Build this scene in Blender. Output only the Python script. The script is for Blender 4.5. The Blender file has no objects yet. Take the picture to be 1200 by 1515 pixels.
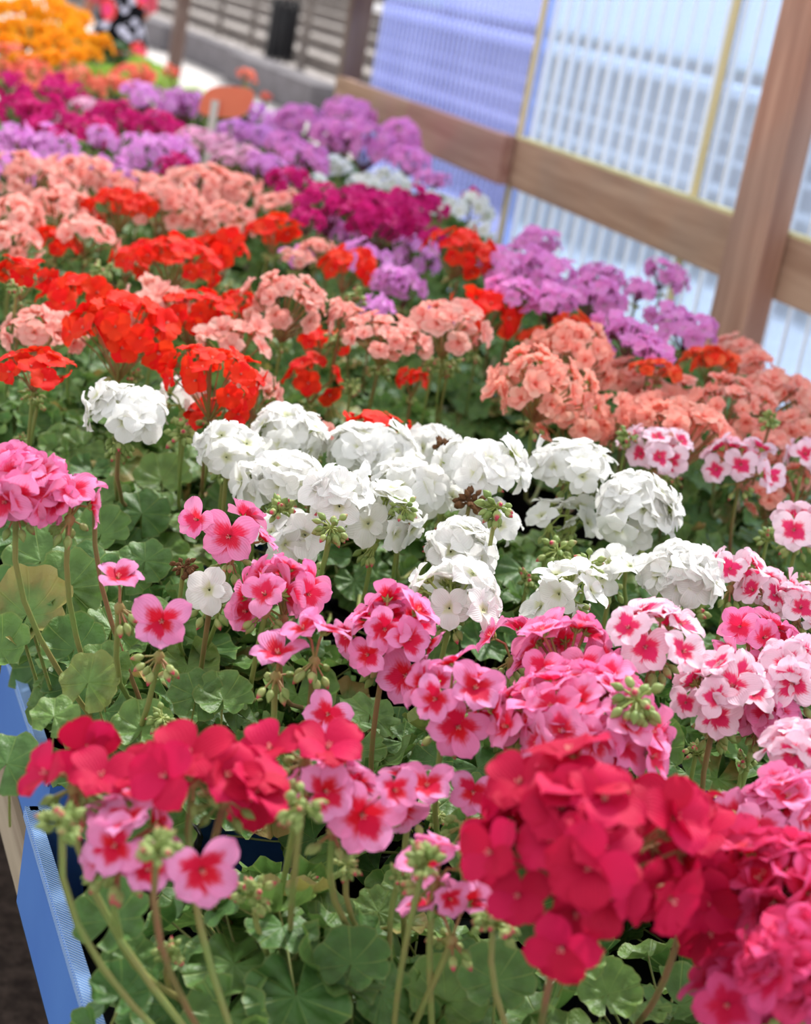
import bpy, math, random
import numpy as np
from mathutils import Vector, Matrix, Quaternion
random.seed(7); rng = np.random.default_rng(7)
PI = math.pi
COL = bpy.context.scene.collection
# ---------------------------------------------------------------- camera model
F = 2593.; TH = math.radians(16.5); ROLL = math.radians(10.6); YAW = math.radians(22.9); CH = 1.7
CAM = np.array([0, 0, CH])
_f0 = np.array([math.sin(YAW), math.cos(YAW), 0])
FW = _f0*math.cos(TH) - np.array([0, 0, 1])*math.sin(TH)
_r0 = np.array([math.cos(YAW), -math.sin(YAW), 0]); _u0 = np.cross(_r0, FW)
RT = _r0*math.cos(ROLL) + _u0*math.sin(ROLL)
UP = _u0*math.cos(ROLL) - _r0*math.sin(ROLL)
def ray(px, py): return FW + RT*(px-600)/F - UP*(py-757.5)/F
def atz(px, py, z):
    d = ray(px, py); t = (z-CH)/d[2]; return CAM+d*t, t
def atx(px, py, x):
    d = ray(px, py); t = x/d[0]; return CAM+d*t, t

# ---------------------------------------------------------------- node helpers
def lin(c):
    f = lambda v: v/12.92 if v <= .04045 else ((v+.055)/1.055)**2.4
    return (f(c[0]), f(c[1]), f(c[2]), 1)
class NT:
    def __init__(s, name):
        s.m = bpy.data.materials.new(name); s.m.use_nodes = True
        s.t = s.m.node_tree; s.t.nodes.clear()
        s.out = s.t.nodes.new('ShaderNodeOutputMaterial')
    def n(s, typ, **kw):
        nd = s.t.nodes.new(typ)
        for k, v in kw.items():
            if k.startswith('i_'):
                k = k[2:]; k = int(k) if k.isdigit() else k.replace('_', ' ')
                if isinstance(v, bpy.types.NodeSocket): s.t.links.new(v, nd.inputs[k])
                else: nd.inputs[k].default_value = v
            else: setattr(nd, k, v)
        return nd
    def L(s, a, b): s.t.links.new(a, b)
    def math(s, op, a, b=None, c=None, clamp=False):
        nd = s.n('ShaderNodeMath', operation=op, use_clamp=clamp)
        for i, v in enumerate((a, b, c)):
            if v is None: continue
            if isinstance(v, bpy.types.NodeSocket): s.L(v, nd.inputs[i])
            else: nd.inputs[i].default_value = v
        return nd.outputs[0]
    def mix(s, f, a, b, bt='MIX'):
        nd = s.n('ShaderNodeMix', data_type='RGBA', blend_type=bt)
        for sk, v in ((nd.inputs[0], f), (nd.inputs[6], a), (nd.inputs[7], b)):
            if isinstance(v, bpy.types.NodeSocket): s.L(v, sk)
            else: sk.default_value = v
        return nd.outputs[2]
    def smooth(s, v, a, b):
        nd = s.n('ShaderNodeMapRange', interpolation_type='SMOOTHSTEP')
        s.L(v, nd.inputs[0]); nd.inputs[1].default_value = a; nd.inputs[2].default_value = b
        return nd.outputs[0]
    def noise(s, vec, scale, detail=3, rough=.5):
        nd = s.n('ShaderNodeTexNoise'); nd.inputs['Scale'].default_value = scale
        nd.inputs['Detail'].default_value = detail; nd.inputs['Roughness'].default_value = rough
        if vec is not None: s.L(vec, nd.inputs['Vector'])
        return nd.outputs[0]
    def surf(s, col, rough=.5, spec=.3, transl=0, bump=None, bstr=.3, bdist=.01, sheen=0):
        p = s.n('ShaderNodeBsdfPrincipled')
        if isinstance(col, bpy.types.NodeSocket): s.L(col, p.inputs['Base Color'])
        else: p.inputs['Base Color'].default_value = col
        p.inputs['Roughness'].default_value = rough; p.inputs['Specular IOR Level'].default_value = spec
        if bump is not None:
            b = s.n('ShaderNodeBump'); b.inputs['Strength'].default_value = bstr; b.inputs['Distance'].default_value = bdist
            s.L(bump, b.inputs['Height']); s.L(b.outputs[0], p.inputs['Normal'])
        sh = p.outputs[0]
        if transl:
            t = s.n('ShaderNodeBsdfTranslucent')
            if isinstance(col, bpy.types.NodeSocket): s.L(col, t.inputs[0])
            else: t.inputs[0].default_value = col
            mx = s.n('ShaderNodeMixShader'); mx.inputs[0].default_value = transl
            s.L(sh, mx.inputs[1]); s.L(t.outputs[0], mx.inputs[2]); sh = mx.outputs[0]
        s.L(sh, s.out.inputs[0]); return s.m

def pv_rand(t):                       # per-petal / per-leaf random, shifted per object
    a = t.n('ShaderNodeAttribute', attribute_name='pv')
    o = t.n('ShaderNodeObjectInfo')
    return t.math('FRACT', t.math('ADD', a.outputs['Fac'], o.outputs['Random'])), o.outputs['Random']
def uvw(t):
    uv = t.n('ShaderNodeUVMap', uv_map='UVMap'); sp = t.n('ShaderNodeSeparateXYZ'); t.L(uv.outputs[0], sp.inputs[0])
    return uv.outputs[0], sp.outputs[0], sp.outputs[1]

def petal_mat(name, edge, eye=None, eye_u=.6, deep=None, var=.12, transl=.32, spec=.25, centre=None, soft=.22):
    t = NT(name); r, ro = pv_rand(t); uv, v, u = uvw(t)
    col = lin(edge)
    a = t.math('ABSOLUTE', t.math('SUBTRACT', v, .5))
    if deep is not None: col = t.mix(r, lin(edge), lin(deep))
    else:
        rgb = t.n('ShaderNodeRGB'); rgb.outputs[0].default_value = lin(edge); col = rgb.outputs[0]
    # fine veins running along the petal
    w = t.math('SINE', t.math('MULTIPLY', v, 62.))
    vein = t.math('MULTIPLY', t.smooth(w, .3, 1.), .10)
    nz = t.noise(uv, 6., 3)
    if eye is not None:
        uu = t.math('ADD', u, t.math('MULTIPLY', a, .75))
        uu = t.math('ADD', uu, t.math('MULTIPLY', t.math('SUBTRACT', nz, .5), .35))
        uu = t.math('ADD', uu, t.math('MULTIPLY', w, .035))
        uu = t.math('ADD', uu, t.math('MULTIPLY', t.math('SUBTRACT', r, .5), .22))
        f = t.smooth(uu, eye_u-soft*.5, eye_u+soft)
        col = t.mix(f, lin(eye), col)
    if centre is not None:
        col = t.mix(t.smooth(u, .05, .3), lin(centre), col)
    dark = t.mix(vein, col, t.mix(1., col, (.72, .62, .68, 1), 'MULTIPLY'))
    hsv = t.n('ShaderNodeHueSaturation')
    t.L(dark, hsv.inputs['Color'])
    t.L(t.math('ADD', t.math('MULTIPLY', t.math('SUBTRACT', r, .5), .012), .5), hsv.inputs['Hue'])
    t.L(t.math('ADD', t.math('MULTIPLY', t.math('SUBTRACT', ro, .5), 2*var), 1.), hsv.inputs['Value'])
    return t.surf(hsv.outputs[0], .6, spec*.6, transl, bump=t.math('ADD', t.math('MULTIPLY', w, .4), nz), bstr=.25, bdist=.002)

def S(r, g, b): return (r/255, g/255, b/255)
PM = {
 'crimson': petal_mat('crimson_petal', S(214,30,74), deep=S(194,20,72), var=.08, transl=.3),
 'bicolor': petal_mat('pink_petal_red_eye', S(248,168,214), eye=S(226,30,64), eye_u=.53, transl=.3, deep=S(246,146,200)),
 'rose':    petal_mat('rose_petal_red_eye', S(252,144,194), eye=S(236,48,84), eye_u=.50, transl=.3, deep=S(250,160,206)),
 'blush':   petal_mat('blush_petal_red_eye', S(255,228,240), eye=S(240,58,110), eye_u=.50, soft=.14, transl=.3, deep=S(254,218,234)),
 'cerise':  petal_mat('cerise_petal', S(240,96,150), eye=S(220,30,74), eye_u=.5, transl=.3, deep=S(226,54,112)),
 'white':   petal_mat('white_petal', S(248,247,243), var=.03, transl=.40, centre=S(226,228,186), deep=S(250,250,247)),
 'salmon':  petal_mat('salmon_petal', S(254,178,164), var=.05, transl=.38, deep=S(254,202,192), centre=S(248,136,118)),
 'coralpink': petal_mat('coral_pink_petal', S(255,176,156), var=.05, transl=.38, deep=S(255,194,178), centre=S(246,116,96)),
 'scarlet': petal_mat('scarlet_petal', S(246,58,28), var=.08, transl=.34, deep=S(238,40,28)),
 'orange_red': petal_mat('orange_red_petal', S(250,84,44), var=.06, transl=.34, deep=S(250,104,66)),
 'lilac':   petal_mat('lilac_petal', S(245,172,238), var=.06, transl=.38, deep=S(238,156,234), centre=S(248,204,244)),
 'orchid':  petal_mat('orchid_petal', S(252,162,222), var=.06, transl=.38, deep=S(245,162,234), centre=S(248,190,232)),
 'magenta': petal_mat('magenta_petal', S(228,44,134), var=.08, transl=.34, deep=S(208,36,130)),
 'palepink': petal_mat('pale_pink_petal', S(250,192,222), var=.04, transl=.38, deep=S(250,204,230)),
 'coral':   petal_mat('coral_petal', S(252,124,102), var=.06, transl=.34, deep=S(252,146,120)),
 'marigold': petal_mat('marigold_petal', S(255,196,40), var=.10, transl=.34, deep=S(255,156,30)),
}
def leaf_mat(name, c1, c2, brown=.965, zone=True):
    t = NT(name); r, ro = pv_rand(t); uv, ang, rad = uvw(t)
    co = t.n('ShaderNodeTexCoord')
    nz = t.noise(co.outputs['Object'], 3., 3)
    col = t.mix(r, lin(c1), lin(c2))
    col = t.mix(t.math('MULTIPLY', nz, .5), col, lin((c1[0]*.7, c1[1]*.8, c1[2]*.7)))
    if zone:
        z = t.math('MULTIPLY', t.smooth(rad, .35, .5), t.math('SUBTRACT', 1., t.smooth(rad, .62, .8)))
        col = t.mix(t.math('MULTIPLY', z, .28), col, lin((c1[0]*.6, c1[1]*.6, c1[2]*.5)))
    # radial veins
    w = t.math('ABSOLUTE', t.math('SINE', t.math('MULTIPLY', ang, PI*7)))
    vein = t.math('SUBTRACT', 1., t.smooth(w, .0, .16))
    col = t.mix(t.math('MULTIPLY', vein, .45), col, lin((min(1, c2[0]*1.25), min(1, c2[1]*1.15), c2[2]*1.2)))
    # yellow-brown ageing on a few leaves, from the margin inward
    ag = t.math('MULTIPLY', t.smooth(r, brown-.03, brown+.03), t.smooth(t.math('ADD', rad, nz), .7, 1.5))
    col = t.mix(ag, col, lin(S(168,140,82)))
    rim = t.math('MULTIPLY', t.smooth(rad, .93, 1.0), .3)
    col = t.mix(rim, col, lin(S(150,150,84)))
    hb = t.math('ADD', t.math('MULTIPLY', vein, -.6), nz)
    return t.surf(col, .5, .4, .24, bump=hb, bstr=.35, bdist=.01)
LM = {'green': leaf_mat('geranium_leaf', S(80,122,58), S(126,160,80)),
      'lime': leaf_mat('lime_leaf', S(160,200,70), S(190,225,96), 1.2, False),
      'dark': leaf_mat('marigold_leaf', S(46,92,44), S(70,120,60), 1.2, False)}
def plain(name, c, rough=.6, spec=.3, transl=0, nscale=None, namt=.25, c2=None, bump=0):
    t = NT(name)
    if nscale is None: return t.surf(lin(c), rough, spec, transl)
    co = t.n('ShaderNodeTexCoord'); nz = t.noise(co.outputs['Object'], nscale, 5, .65)
    nn = t.smooth(nz, .3, .7)
    col = t.mix(nn, lin(c), lin(c2 or tuple(x*(1-namt) for x in c)))
    return t.surf(col, rough, spec, transl, bump=nz if bump else None, bstr=bump, bdist=.02)
M_STEM = plain('flower_stem_green', S(132,158,84), .45, .4, .1, 14, .2, S(150,140,84))
M_STEMR = plain('flower_stem_reddish', S(150,104,78), .5, .3, 0, 14, .2, S(124,120,70))
M_PED = plain('pedicel', S(168,96,80), .5, .3, 0, 40, .2, S(140,140,76))
M_PEDG = plain('pedicel_green', S(150,164,88), .5, .3, 0)
M_PEDD = plain('pedicel_dark', S(110,44,62), .5, .3, 0)
t = NT('bud_sepal'); r, ro = pv_rand(t); uv, v_, u_ = uvw(t)
M_BUD = t.surf(t.mix(t.math('MULTIPLY', t.smooth(u_, .6, .9), t.smooth(r, .5, .8)), t.mix(r, lin(S(126,150,78)), lin(S(170,184,112))), lin(S(206,70,96))), .5, .3, .15)
M_DRY = plain('withered_brown', S(120,84,54), .8, .1, 0, 30, .4)
M_STAMEN = plain('stamen', S(246,190,176), .5)
M_POT = plain('black_pot_plastic', S(30,30,32), .45, .4)
M_PSOIL = plain('potting_soil', S(42,33,26), .95, .05, 0, 60, .5, bump=.6)

# ---------------------------------------------------------------- geometry
class G:
    def __init__(s): s.v = []; s.f = []; s.uv = []; s.pv = []; s.m = []; s.k = 0
    def add(s, v, f, uv=None, pv=0., m=0):
        v = np.asarray(v, float); n = len(v)
        s.v.append(v); s.f += [tuple(i+s.k for i in q) for q in f]
        s.uv.append(np.zeros((n, 2)) if uv is None else np.asarray(uv)); s.pv.append(np.full(n, pv) if np.isscalar(pv) else pv)
        s.m += [m]*len(f); s.k += n
    def merge(s, g, M=None, pv=0., mo=0):
        v = np.concatenate(g.v)
        if M is not None:
            Mn = np.array(M); v = v @ Mn[:3, :3].T + Mn[:3, 3]
        s.v.append(v); s.f += [tuple(i+s.k for i in q) for q in g.f]
        s.uv.append(np.concatenate(g.uv)); s.pv.append((np.concatenate(g.pv)+pv) % 1.); s.m += [i+mo for i in g.m]; s.k += len(v)
    def mesh(s, name, mats, smooth=True):
        me = bpy.data.meshes.new(name)
        v = np.concatenate(s.v); me.from_pydata(v.tolist(), [], s.f)
        uv = np.concatenate(s.uv); pv = np.concatenate(s.pv)
        idx = np.empty(len(me.loops), dtype=np.int32); me.loops.foreach_get('vertex_index', idx)
        ul = me.uv_layers.new(name='UVMap'); ul.data.foreach_set('uv', uv[idx].astype(np.float32).ravel())
        at = me.attributes.new('pv', 'FLOAT', 'POINT'); at.data.foreach_set('value', pv.astype(np.float32))
        me.polygons.foreach_set('material_index', np.array(s.m, dtype=np.int32))
        me.polygons.foreach_set('use_smooth', np.full(len(me.polygons), smooth))
        for m in mats: me.materials.append(m)
        me.update(); return me
def grid_faces(nu, nv):
    return [(i*nv+j, (i+1)*nv+j, (i+1)*nv+j+1, i*nv+j+1) for i in range(nu-1) for j in range(nv-1)]
def petal(g, L=1., W=.9, rise=.45, curl=.5, cup=.25, ruf=.06, yaw=0, seed=0, nu=8, nv=6, base=.04, notch=.0, m=0, z0=0.):
    rr = random.Random(seed)
    us = np.linspace(0, 1, nu)**.8; vs = np.linspace(-1, 1, nv)
    u, v = np.meshgrid(us, vs, indexing='ij')
    w = W*.5*(.10+.90*np.sin(PI*np.minimum(1, .06+u**1.25*.92))**.62)
    w = np.minimum(w, W*.5*np.sqrt(np.maximum(0, 1-((np.maximum(u, .62)-.62)/.385)**2)))
    y = w*v
    x = base+L*(u - .05*(v**2)*u**3) - notch*L*(1-v**2)**3*(u**6)
    ph, k = rr.uniform(0, 6.28), rr.uniform(3, 5)
    z = L*(rise*u - curl*u*u*u*.6) + cup*W*v*v*u*(1-.5*u) + ruf*L*np.sin(k*v+ph)*u**2 + ruf*.6*L*np.sin(7*u+ph)*v + z0
    c, s_ = math.cos(yaw), math.sin(yaw)
    P = np.stack([x*c-y*s_, x*s_+y*c, z], -1).reshape(-1, 3)
    g.add(P, grid_faces(nu, nv), np.stack([v*.5+.5, u], -1).reshape(-1, 2), rr.random()*.999, m)
def tube(g, pts, r, n=6, m=0, cap=False, uvv=0.):
    pts = [Vector(p) for p in pts]; rs = r if hasattr(r, '__len__') else [r]*len(pts)
    V = []; 
    t0 = (pts[1]-pts[0]).normalized(); a = t0.orthogonal().normalized()
    for i, p in enumerate(pts):
        t = (pts[min(i+1, len(pts)-1)]-pts[max(i-1, 0)]).normalized()
        a = (a - t*a.dot(t)).normalized(); b = t.cross(a)
        for k in range(n):
            q = 2*PI*k/n; V.append(p + (a*math.cos(q)+b*math.sin(q))*rs[i])
    f = [(i*n+k, i*n+(k+1) % n, (i+1)*n+(k+1) % n, (i+1)*n+k) for i in range(len(pts)-1) for k in range(n)]
    if cap: f += [tuple(reversed(range(n))), tuple(range((len(pts)-1)*n, len(pts)*n))]
    uv = [[k/n, i/(len(pts)-1)] for i in range(len(pts)) for k in range(n)]
    g.add([tuple(p) for p in V], f, uv, 0., m)
def bez(a, b, c, d, n):
    out = []
    for i in range(n+1):
        t = i/n; out.append(a*(1-t)**3 + b*3*t*(1-t)**2 + c*3*t*t*(1-t) + d*t**3)
    return out
def box(g, x0, x1, y0, y1, z0, z1, m=0):
    v = [(x, y, z) for x in (x0, x1) for y in (y0, y1) for z in (z0, z1)]
    g.add(v, [(0,1,3,2), (4,6,7,5), (0,4,5,1), (2,3,7,6), (0,2,6,4), (1,5,7,3)], None, 0., m)
def ellip(g, c, ax, L, r, m=0, pv=0., nu=6, nv=7, tip=.75):
    """bud: pointed ellipsoid along axis ax starting at c"""
    ax = Vector(ax).normalized(); a = ax.orthogonal().normalized(); b = ax.cross(a); c = Vector(c)
    V = []; uv = []
    for i in range(nu+1):
        u = i/nu; rr = r*math.sin(PI*min(1, u**tip*.96+.03))
        for k in range(nv):
            q = 2*PI*k/nv; V.append(tuple(c+ax*(L*u)+(a*math.cos(q)+b*math.sin(q))*rr)); uv.append((k/nv, u))
    f = [(i*nv+k, i*nv+(k+1) % nv, (i+1)*nv+(k+1) % nv, (i+1)*nv+k) for i in range(nu) for k in range(nv)]
    g.add(V, f, uv, pv, m)

# floret prototypes (radius about 1), z = facing direction
KP = {  # petals, W, rise, curl, cup, ruffle, double
 'crimson':  (5, .92, .46, .5, .14, .035, 0), 'bicolor': (5, .86, .44, .5, .16, .04, 0), 'rose': (5, .88, .42, .48, .18, .05, 0),
 'blush':    (5, .86, .44, .48, .2, .05, 0), 'cerise': (5, .86, .5, .45, .2, .06, 0),
 'white':    (5, .88, .34, .5, .14, .04, 1), 'salmon': (5, .92, .46, .45, .24, .06, 3), 'coralpink': (5, .92, .48, .42, .26, .07, 3),
 'scarlet':  (5, .96, .40, .45, .14, .06, 0), 'orange_red': (5, .95, .45, .4, .2, .08, 2), 'lilac': (5, .84, .44, .5, .2, .07, 0), 'orchid': (5, .84, .44, .5, .2, .09, 1),
 'magenta':  (5, .88, .44, .5, .2, .08, 2), 'palepink': (5, .92, .44, .5, .25, .08, 4), 'coral': (5, .8, .4, .5, .15, .06, 0), 'marigold': (9, .62, .5, .5, .2, .12, 7)}
FL = {}
def floret(kind, k):
    key = (kind, k)
    if key in FL: return FL[key]
    g = G(); n, W, rise, curl, cup, ruf, dbl = KP[kind]; rr = random.Random(sum(map(ord, kind))*31+k)
    spread = rr.uniform(.85, 1.15)
    for i in range(n):
        yaw = 2*PI*i/n + rr.uniform(-.13, .13); big = 1.0 if i < 3 else 1.06
        if kind in ('bicolor', 'crimson', 'blush', 'rose') and n == 5:
            yaw = [.62, 2.52, 3.77, 4.71, 5.65][i] + rr.uniform(-.08, .08); big = 1.08 if i < 2 else .95
        petal(g, .98*big*rr.uniform(.93, 1.06), W*big*rr.uniform(.92, 1.08), rise*spread*rr.uniform(.75, 1.3), curl*rr.uniform(.7, 1.4), cup, ruf, yaw, rr.random(), m=0, z0=.012*i, nu=9, nv=6)
    for i in range(dbl):
        petal(g, rr.uniform(.5, .72), W*.62, rise*1.9, .5, .35, ruf*1.6, 2*PI*i/max(1, dbl)+rr.uniform(-.4, .4), rr.random(), m=0, z0=.05, nu=6, nv=5)
    if not dbl:
        for i in range(5):
            a = 2*PI*i/5+rr.random(); tube(g, [(0, 0, 0), (.04*math.cos(a), .04*math.sin(a), .12), (.09*math.cos(a), .09*math.sin(a), .22)], [.010, .009, .012], 4, 1)
    # calyx and start of the pedicel
    tube(g, [(0, 0, .06), (0, 0, -.05), (0, 0, -.22)], [.10, .09, .045], 6, 2)
    for i in range(5):
        a = 2*PI*i/5+.3; ellip(g, (.05*math.cos(a), .05*math.sin(a), -.16), (math.cos(a)*.75, math.sin(a)*.75, .75), .30, .055, 2, nu=3, nv=4)
    FL[key] = g; return g
PEDM = {'white': M_PEDG, 'lilac': M_PEDD, 'orchid': M_PEDD, 'magenta': M_PEDD, 'crimson': M_PED}
FM = {}
def floret_mesh(kind, k):
    if (kind, k) not in FM: FM[(kind, k)] = floret(kind, k).mesh('flower', [PM[kind], M_STAMEN, M_PEDG if kind != 'crimson' else M_PED])
    return FM[(kind, k)]
FR = {'crimson': .0262, 'bicolor': .0205, 'rose': .0215, 'blush': .0215, 'cerise': .021, 'white': .0232, 'salmon': .0185, 'coralpink': .0185, 'scarlet': .020, 'orange_red': .019,
      'lilac': .019, 'orchid': .0185, 'magenta': .0185, 'palepink': .018, 'coral': .012, 'marigold': .021}
NFL = 4
def zrot(d, spin):
    q = Vector((0, 0, 1)).rotation_difference(Vector(d)); return q @ Quaternion((0, 0, 1), spin)
def head_layout(kind, R, flat, n=None, thmax=None, rnd=None, loose=0.):
    fr = FR[kind]*rnd.uniform(.95, 1.05); R = max(R, fr*1.5)
    thmax = thmax or 1.75
    if n is None:
        n = int(1.0*2*(1-math.cos(thmax))*(R-.3*fr)**2/fr**2 * (flat**.7)*(1-.45*loose)); n = max(4, min(n, 60))
    out = []; ga = PI*(3-math.sqrt(5)); ph = rnd.random()*6
    for i in range(n):
        c = 1-(i+.5)/n*(1-math.cos(thmax)); s_ = math.sqrt(max(0, 1-c*c)); a = ga*i+ph
        d = Vector((s_*math.cos(a)+rnd.gauss(0, .13), s_*math.sin(a)+rnd.gauss(0, .13), c+rnd.gauss(0, .10))).normalized()
        rad = R*(1-rnd.random()*(.22+.35*loose))*(1+.10*math.sin(3*a+ph)) - .40*fr
        p = Vector((d.x*rad, d.y*rad, d.z*rad*flat))
        nd = Vector((d.x*flat, d.y*flat, d.z)).normalized(); nd = (nd + Vector([rnd.gauss(0, .27) for _ in range(3)])).normalized()
        out.append((p, nd, fr*rnd.uniform(.88, 1.12), rnd.random()*6.28, rnd.randrange(NFL)))
    return out
def rays_geo(g, hub, layout, m=0, r=.0011, n=4):
    for p, nd, s, sp, k in layout:
        e = p - nd*s*.2; mid = hub.lerp(e, .5)+Vector((0, 0, .006))
        tube(g, [hub, mid, e], r, n, m)
HM = {}
def head_mesh(kind, k, R0=.052, flat=.75):
    """merged umbel for distant plants, radius R0"""
    key = (kind, k, R0)
    if key in HM: return HM[key]
    rnd = random.Random(k*77+sum(map(ord, kind))); g = G(); loose = .5 if kind in ('lilac', 'coral') else 0.
    if kind in ('marigold',): R0 = .03
    if kind in ('coral',): R0 = .04
    lay = head_layout(kind, R0, flat, rnd=rnd, thmax=1.9 if kind in ('lilac', 'orchid') else 1.7, loose=loose)
    for p, nd, s, sp, kk in lay:
        M = Matrix.Translation(p) @ zrot(nd, sp).to_matrix().to_4x4() @ Matrix.Scale(s, 4); g.merge(floret(kind, kk), M, rnd.random())
    hub = Vector((0, 0, -R0*.75)); rays_geo(g, hub, lay, 2, .0012, 3)
    for i in range(10):
        a = rnd.random()*6.28; d = Vector((math.cos(a), math.sin(a), rnd.uniform(-1.2, .1))).normalized(); c = hub+d*.008
        ellip(g, c, d, .012, .0035, 3, rnd.random(), 4, 5)
    me = g.mesh('flower_head', [PM[kind], M_STAMEN, PEDM.get(kind, M_PED), M_BUD]); HM[key] = (me, R0); return HM[key]
BM = {}
def bud_mesh(k, dry=False):
    """cluster of buds, unit radius, hub at origin"""
    key = (k, dry)
    if key in BM: return BM[key]
    rnd = random.Random(k+5); g = G()
    for i in range(26):
        a = rnd.random()*6.28; el = rnd.uniform(-1.0, 1.1) if k % 2 else rnd.uniform(-.4, 1.3)
        d = Vector((math.cos(a)*math.cos(el), math.sin(a)*math.cos(el), math.sin(el)-(.25 if k % 2 else 0))).normalized()
        rl = rnd.uniform(.2, .55); e = d*rl - Vector((0, 0, .10*rl))
        tube(g, [(0, 0, -.05), d*rl*.5, e], [.05, .035, .04], 4, 0)
        ellip(g, e, d+Vector((0, 0, -.35)), rnd.uniform(.40, .56), rnd.uniform(.13, .19), 1, rnd.random(), 6, 6, .85)
    BM[key] = g.mesh('bud_cluster', [M_PEDG if not dry else M_DRY, M_BUD if not dry else M_DRY]); return BM[key]
# leaf prototypes, blade radius 1 lying in xy, petiole falling from the notch (origin)
def leaf_geo(k, fold=.2, lobes=7, petiole=2.0):
    rnd = random.Random(k*13+1); g = G(); na, nr = 43, 7; a0 = .22
    V = []; uv = []
    ph = rnd.random()*6
    for i in range(nr):
        rr = (i/(nr-1))**.9
        for j in range(na):
            q = j/(na-1); th = a0 + q*(2*PI-2*a0)
            sc = 1+.085*abs(math.sin(lobes*.5*(th-a0)*2*PI/(2*PI-2*a0)))*1.6 - .06
            sc += .022*math.sin(th*29)
            edge = (.78+.22*math.sin((th)/2))*sc
            # margin ruffle and funnel shape
            z = fold*rr*rr*.6 + .10*rr**2*math.sin(lobes*(th)+ph) + .07*rr**2*math.sin(2*th+ph)+ .14*rr*rr*math.sin(th+ph)
            z -= .035*(1-abs(math.sin(lobes*PI*q)))*rr*(1-rr)*4
            V.append((edge*rr*math.cos(th)-.0, edge*rr*math.sin(th), z)); uv.append((q, rr))
    g.add(V, grid_faces(nr, na), uv, 0., 0)
    a = Vector((0, 0, 0)); d = Vector((rnd.uniform(.2, .9), rnd.uniform(-.5, .5), -petiole))
    tube(g, bez(a, Vector((.1, 0, -.25*petiole)), d*.6, d, 6), [.035]*3+[.04]*4, 5, 1)
    return g
LG = [leaf_geo(k, [.25, .5, .05, .7, -.15][k], [7, 7, 9, 7, 7][k]) for k in range(5)]
LMESH = {}
def leaf_mesh(k, mat):
    if (k, mat) not in LMESH: LMESH[(k, mat)] = LG[k].mesh('leaf', [LM[mat], M_STEM])
    return LMESH[(k, mat)]
def leaf_spots(n, R, z0, z1, rnd, size=(.026, .040)):
    out = []; ga = 2.39996; ph = rnd.random()*6
    for i in range(n):
        q = (i+.5)/n; r_ = R*math.sqrt(q)*rnd.uniform(.85, 1.1); a = ga*i+ph
        z = z1 - (z1-z0)*(q**1.3)*rnd.uniform(.6, 1.1) - rnd.random()*.02
        p = Vector((r_*math.cos(a), r_*math.sin(a), z))
        tilt = .25+.75*q+rnd.gauss(0, .18)
        nrm = Vector((math.cos(a)*math.sin(tilt), math.sin(a)*math.sin(tilt), math.cos(tilt)))
        nrm = (nrm+Vector([rnd.gauss(0, .14) for _ in range(3)])).normalized()
        # blade's local -x (tip side) must point outward: notch towards the plant
        x = -Vector((math.cos(a), math.sin(a), 0)); x = (x-nrm*x.dot(nrm)).normalized(); y = nrm.cross(x)
        M = Matrix((x, y, nrm)).transposed()
        out.append((p, M, rnd.uniform(*size), rnd.randrange(5)))
    return out
FOL = {}
def foliage_mesh(k, mat='green', size=(.028, .042), n=46, R=.15):
    key = (k, mat)
    if key not in FOL:
        rnd = random.Random(k+90); g = G()
        for p, M, s, kk in leaf_spots(n, R, .0, .13, rnd, size):
            g.merge(LG[kk], Matrix.Translation(p) @ M.to_4x4() @ Matrix.Scale(s, 4), rnd.random())
        FOL[key] = g.mesh('foliage', [LM[mat], M_STEM])
    return FOL[key]
def pot_mesh():
    g = G(); R1, R0, h = .056, .042, .11; prof = [(R0, 0), (R1-.004, h-.015), (R1, h-.015), (R1+.001, h), (R1-.004, h), (R1-.006, h-.016), (R0-.003, .004)]
    n = 20; V = [(r_*math.cos(2*PI*k/n), r_*math.sin(2*PI*k/n), z) for r_, z in prof for k in range(n)]
    f = [(i*n+k, i*n+(k+1) % n, (i+1)*n+(k+1) % n, (i+1)*n+k) for i in range(len(prof)-1) for k in range(n)]
    f.append(tuple(reversed(range(n)))); f.append(tuple(range((len(prof)-1)*n, len(prof)*n)))
    g.add(V, f); return g.mesh('pot', [M_POT])
def soil_mesh():
    g = G(); n = 16; V = [(0, 0, .100)]
    for i, r_ in enumerate((.025, .049)):
        for k in range(n): V.append((r_*math.cos(2*PI*k/n), r_*math.sin(2*PI*k/n), .098+random.uniform(-.003, .003)))
    f = [(0, 1+k, 1+(k+1) % n) for k in range(n)]+[(1+k, 1+n+k, 1+n+(k+1) % n, 1+(k+1) % n) for k in range(n)]
    g.add(V, f); return g.mesh('soil', [M_PSOIL])
POT = pot_mesh(); SOIL = soil_mesh()

def ob(name, data, parent=None, loc=None, rot=None, scale=None, wparent=None):
    o = bpy.data.objects.new(name, data); COL.objects.link(o)
    if parent is not None: o.parent = parent
    if loc is not None: o.location = loc
    if rot is not None: o.rotation_mode = 'QUATERNION'; o.rotation_quaternion = rot
    if scale is not None: o.scale = scale if hasattr(scale, '__len__') else (scale,)*3
    return o
def tag(o, label=None, cat=None, group=None, kind=None):
    if label: o['label'] = label
    if cat: o['category'] = cat
    if group: o['group'] = group
    if kind: o['kind'] = kind
    return o
BENCH_Z = .80

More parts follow.
